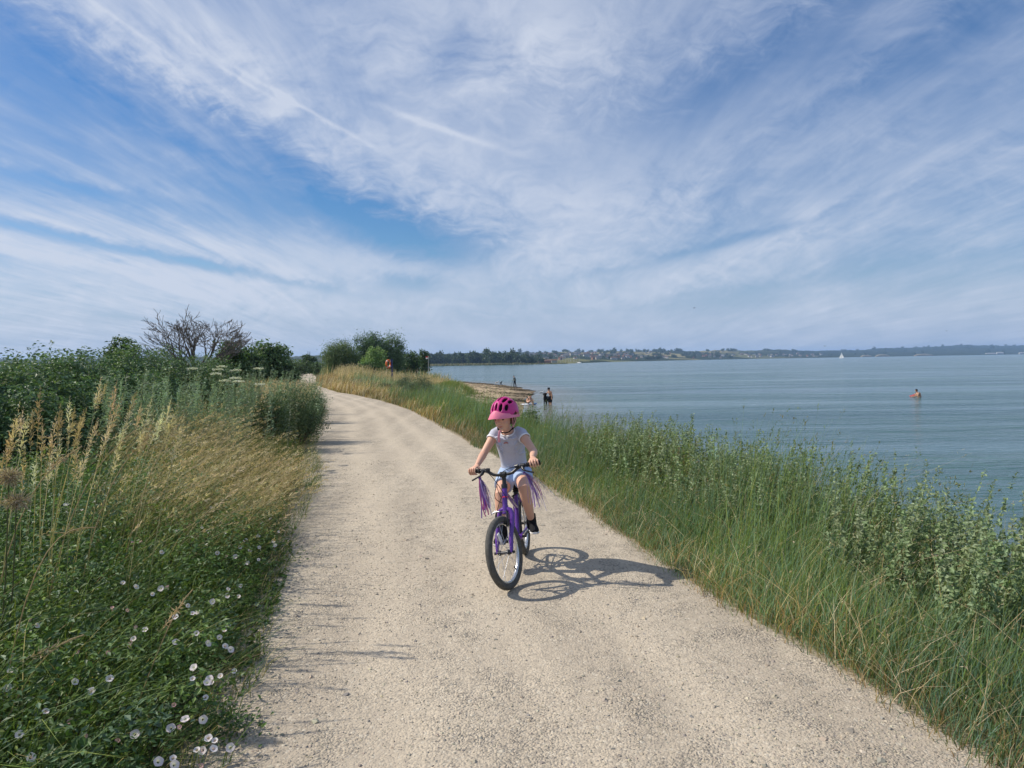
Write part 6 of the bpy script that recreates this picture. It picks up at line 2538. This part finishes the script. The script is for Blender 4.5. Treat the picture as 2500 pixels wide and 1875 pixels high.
    def P(i, j, k=1.0):
        a = R(-88 + 176 * i / NA)
        b = R(-25 + 230 * j / NB)
        # a ridge along each rib
        rib = 1 + .018 * math.cos(a * 7.2) * max(0, math.sin(b))
        return hc + V3(ra * math.cos(a) * math.cos(b), rb * math.sin(a), rc * math.cos(a) * math.sin(b)) * (k * rib)

    def keep(i, j):
        a = -88 + 176 * (i + .5) / NA
        b = -25 + 230 * (j + .5) / NB
        q = P(i, j)
        low = .026 - .092 * min(1, max(0, (.105 - q.x) / .19))
        if q.z < low:
            return False
        for (a0, b0, sa, sb) in vents:
            if ((a - a0) / sa) ** 2 + ((b - b0) / sb) ** 2 < 1:
                return False
        return True
    for i in range(NA):
        for j in range(NB):
            if keep(i, j):
                q = []
                for di, dj in ((0, 0), (1, 0), (1, 1), (0, 1)):
                    key = (i + di, j + dj)
                    if key not in idx:
                        idx[key] = len(vs)
                        p = P(*key)
                        vs.append(headc + rot @ p)
                    q.append(idx[key])
                fs.append(q)
    m = MB()
    m.add(vs, fs)
    hel = m.build('helmet', M_HEL, body)
    so = hel.modifiers.new('thickness', 'SOLIDIFY')
    so.thickness = .013
    so.offset = -1
    sm2 = hel.modifiers.new('soft', 'SMOOTH')
    sm2.factor, sm2.iterations = .5, 2
    ln = MB()
    vs2, fs2 = [], []
    for i in range(41):
        for j in range(41):
            a, b = R(-88 + 176 * i / 40), R(-12 + 204 * j / 40)
            vs2.append(headc + rot @ (hc + V3(ra * math.cos(a) * math.cos(b), rb * math.sin(a), rc * math.cos(a) * math.sin(b)) * .865))
    for i in range(40):
        for j in range(40):
            fs2.append((i * 41 + j, (i + 1) * 41 + j, (i + 1) * 41 + j + 1, i * 41 + j + 1))
    ln.add(vs2, fs2)
    ln.build('liner', M_FOAM, hel)
    # visor and the pale trim that runs back along the sides
    n = 48
    vs3, fs3 = [], []
    for i in range(n + 1):
        t = -128 + 256 * i / n
        c, s_ = math.cos(R(t)), math.sin(R(t))
        base = hc + V3(ra * 1.015 * c, rb * 1.02 * s_, 0)
        ext = max(0, math.cos(R(t) * .95)) ** 1.1 * .040
        hgt = .026 if abs(t) < 62 else .016
        hgt += .016 * max(0, math.cos(R(t) * 3.0)) * (abs(t) < 62)
        zl = .026 - .046 * min(1, (abs(t) / 105) ** 1.3)
        q = [V3(base.x - .010 * c, base.y - .008 * s_, zl + .006), V3(base.x + ext * c, base.y + ext * .75 * s_, zl - .012 * (ext / .040)), V3(base.x + ext * c, base.y + ext * .75 * s_, zl - .006 - .010 * (ext / .040) + .005),
             V3(base.x + .002 * c, base.y + .002 * s_, zl + hgt), V3(base.x - .012 * c, base.y - .012 * s_, zl + hgt)]
        vs3 += [headc + rot @ p for p in q]
    for i in range(n):
        for k in range(5):
            fs3.append((i * 5 + k, i * 5 + (k + 1) % 5, (i + 1) * 5 + (k + 1) % 5, (i + 1) * 5 + k))
    fs3.append((4, 3, 2, 1, 0))
    fs3.append(tuple(n * 5 + k for k in range(5)))
    v = MB()
    v.add(vs3, fs3)
    v.build('visor', M_VIS, hel)
    M_STRAP = plain('pink_strap', (.78, .32, .38), .7, .2)
    for s in (1, -1):
        MB().loft([H(.022, .084 * s, .005), H(.020, .080 * s, -.045), H(.016, .068 * s, -.088)], [(.0085, .002)] * 3, 8, refup=(0, 1, 0)).build('strap', M_STRAP, hel)
        MB().loft([H(-.055, .078 * s, .0), H(-.02, .078 * s, -.05), H(.012, .069 * s, -.086)], [(.0075, .002)] * 3, 8, refup=(0, 1, 0)).build('strap', M_STRAP, hel)
        MB().box(tuple(H(.016, .067 * s, -.092)), (.018, .008, .024), rot, .003).build('buckle', M_FOAM, hel)
    MB().loft([H(.016, .066, -.094), H(.028, .035, -.118), H(.034, 0, -.124), H(.028, -.035, -.118), H(.016, -.066, -.094)], [(.0045, .002)] * 5, 8, refup=(1, 0, 0)).build('chin_strap', M_FOAM, hel)
    MB().loft([V3(.452, -.022, 1.082), V3(.468, -.036, 1.066), V3(.462, -.047, 1.030), V3(.448, -.050, .985)], [(.0095, .002)] * 4, 8, refup=(1, 0, 0)).build('strap_end', M_STRAP, hel)
    for o in (hel,):
        bpy.context.view_layer.update()


make_child()
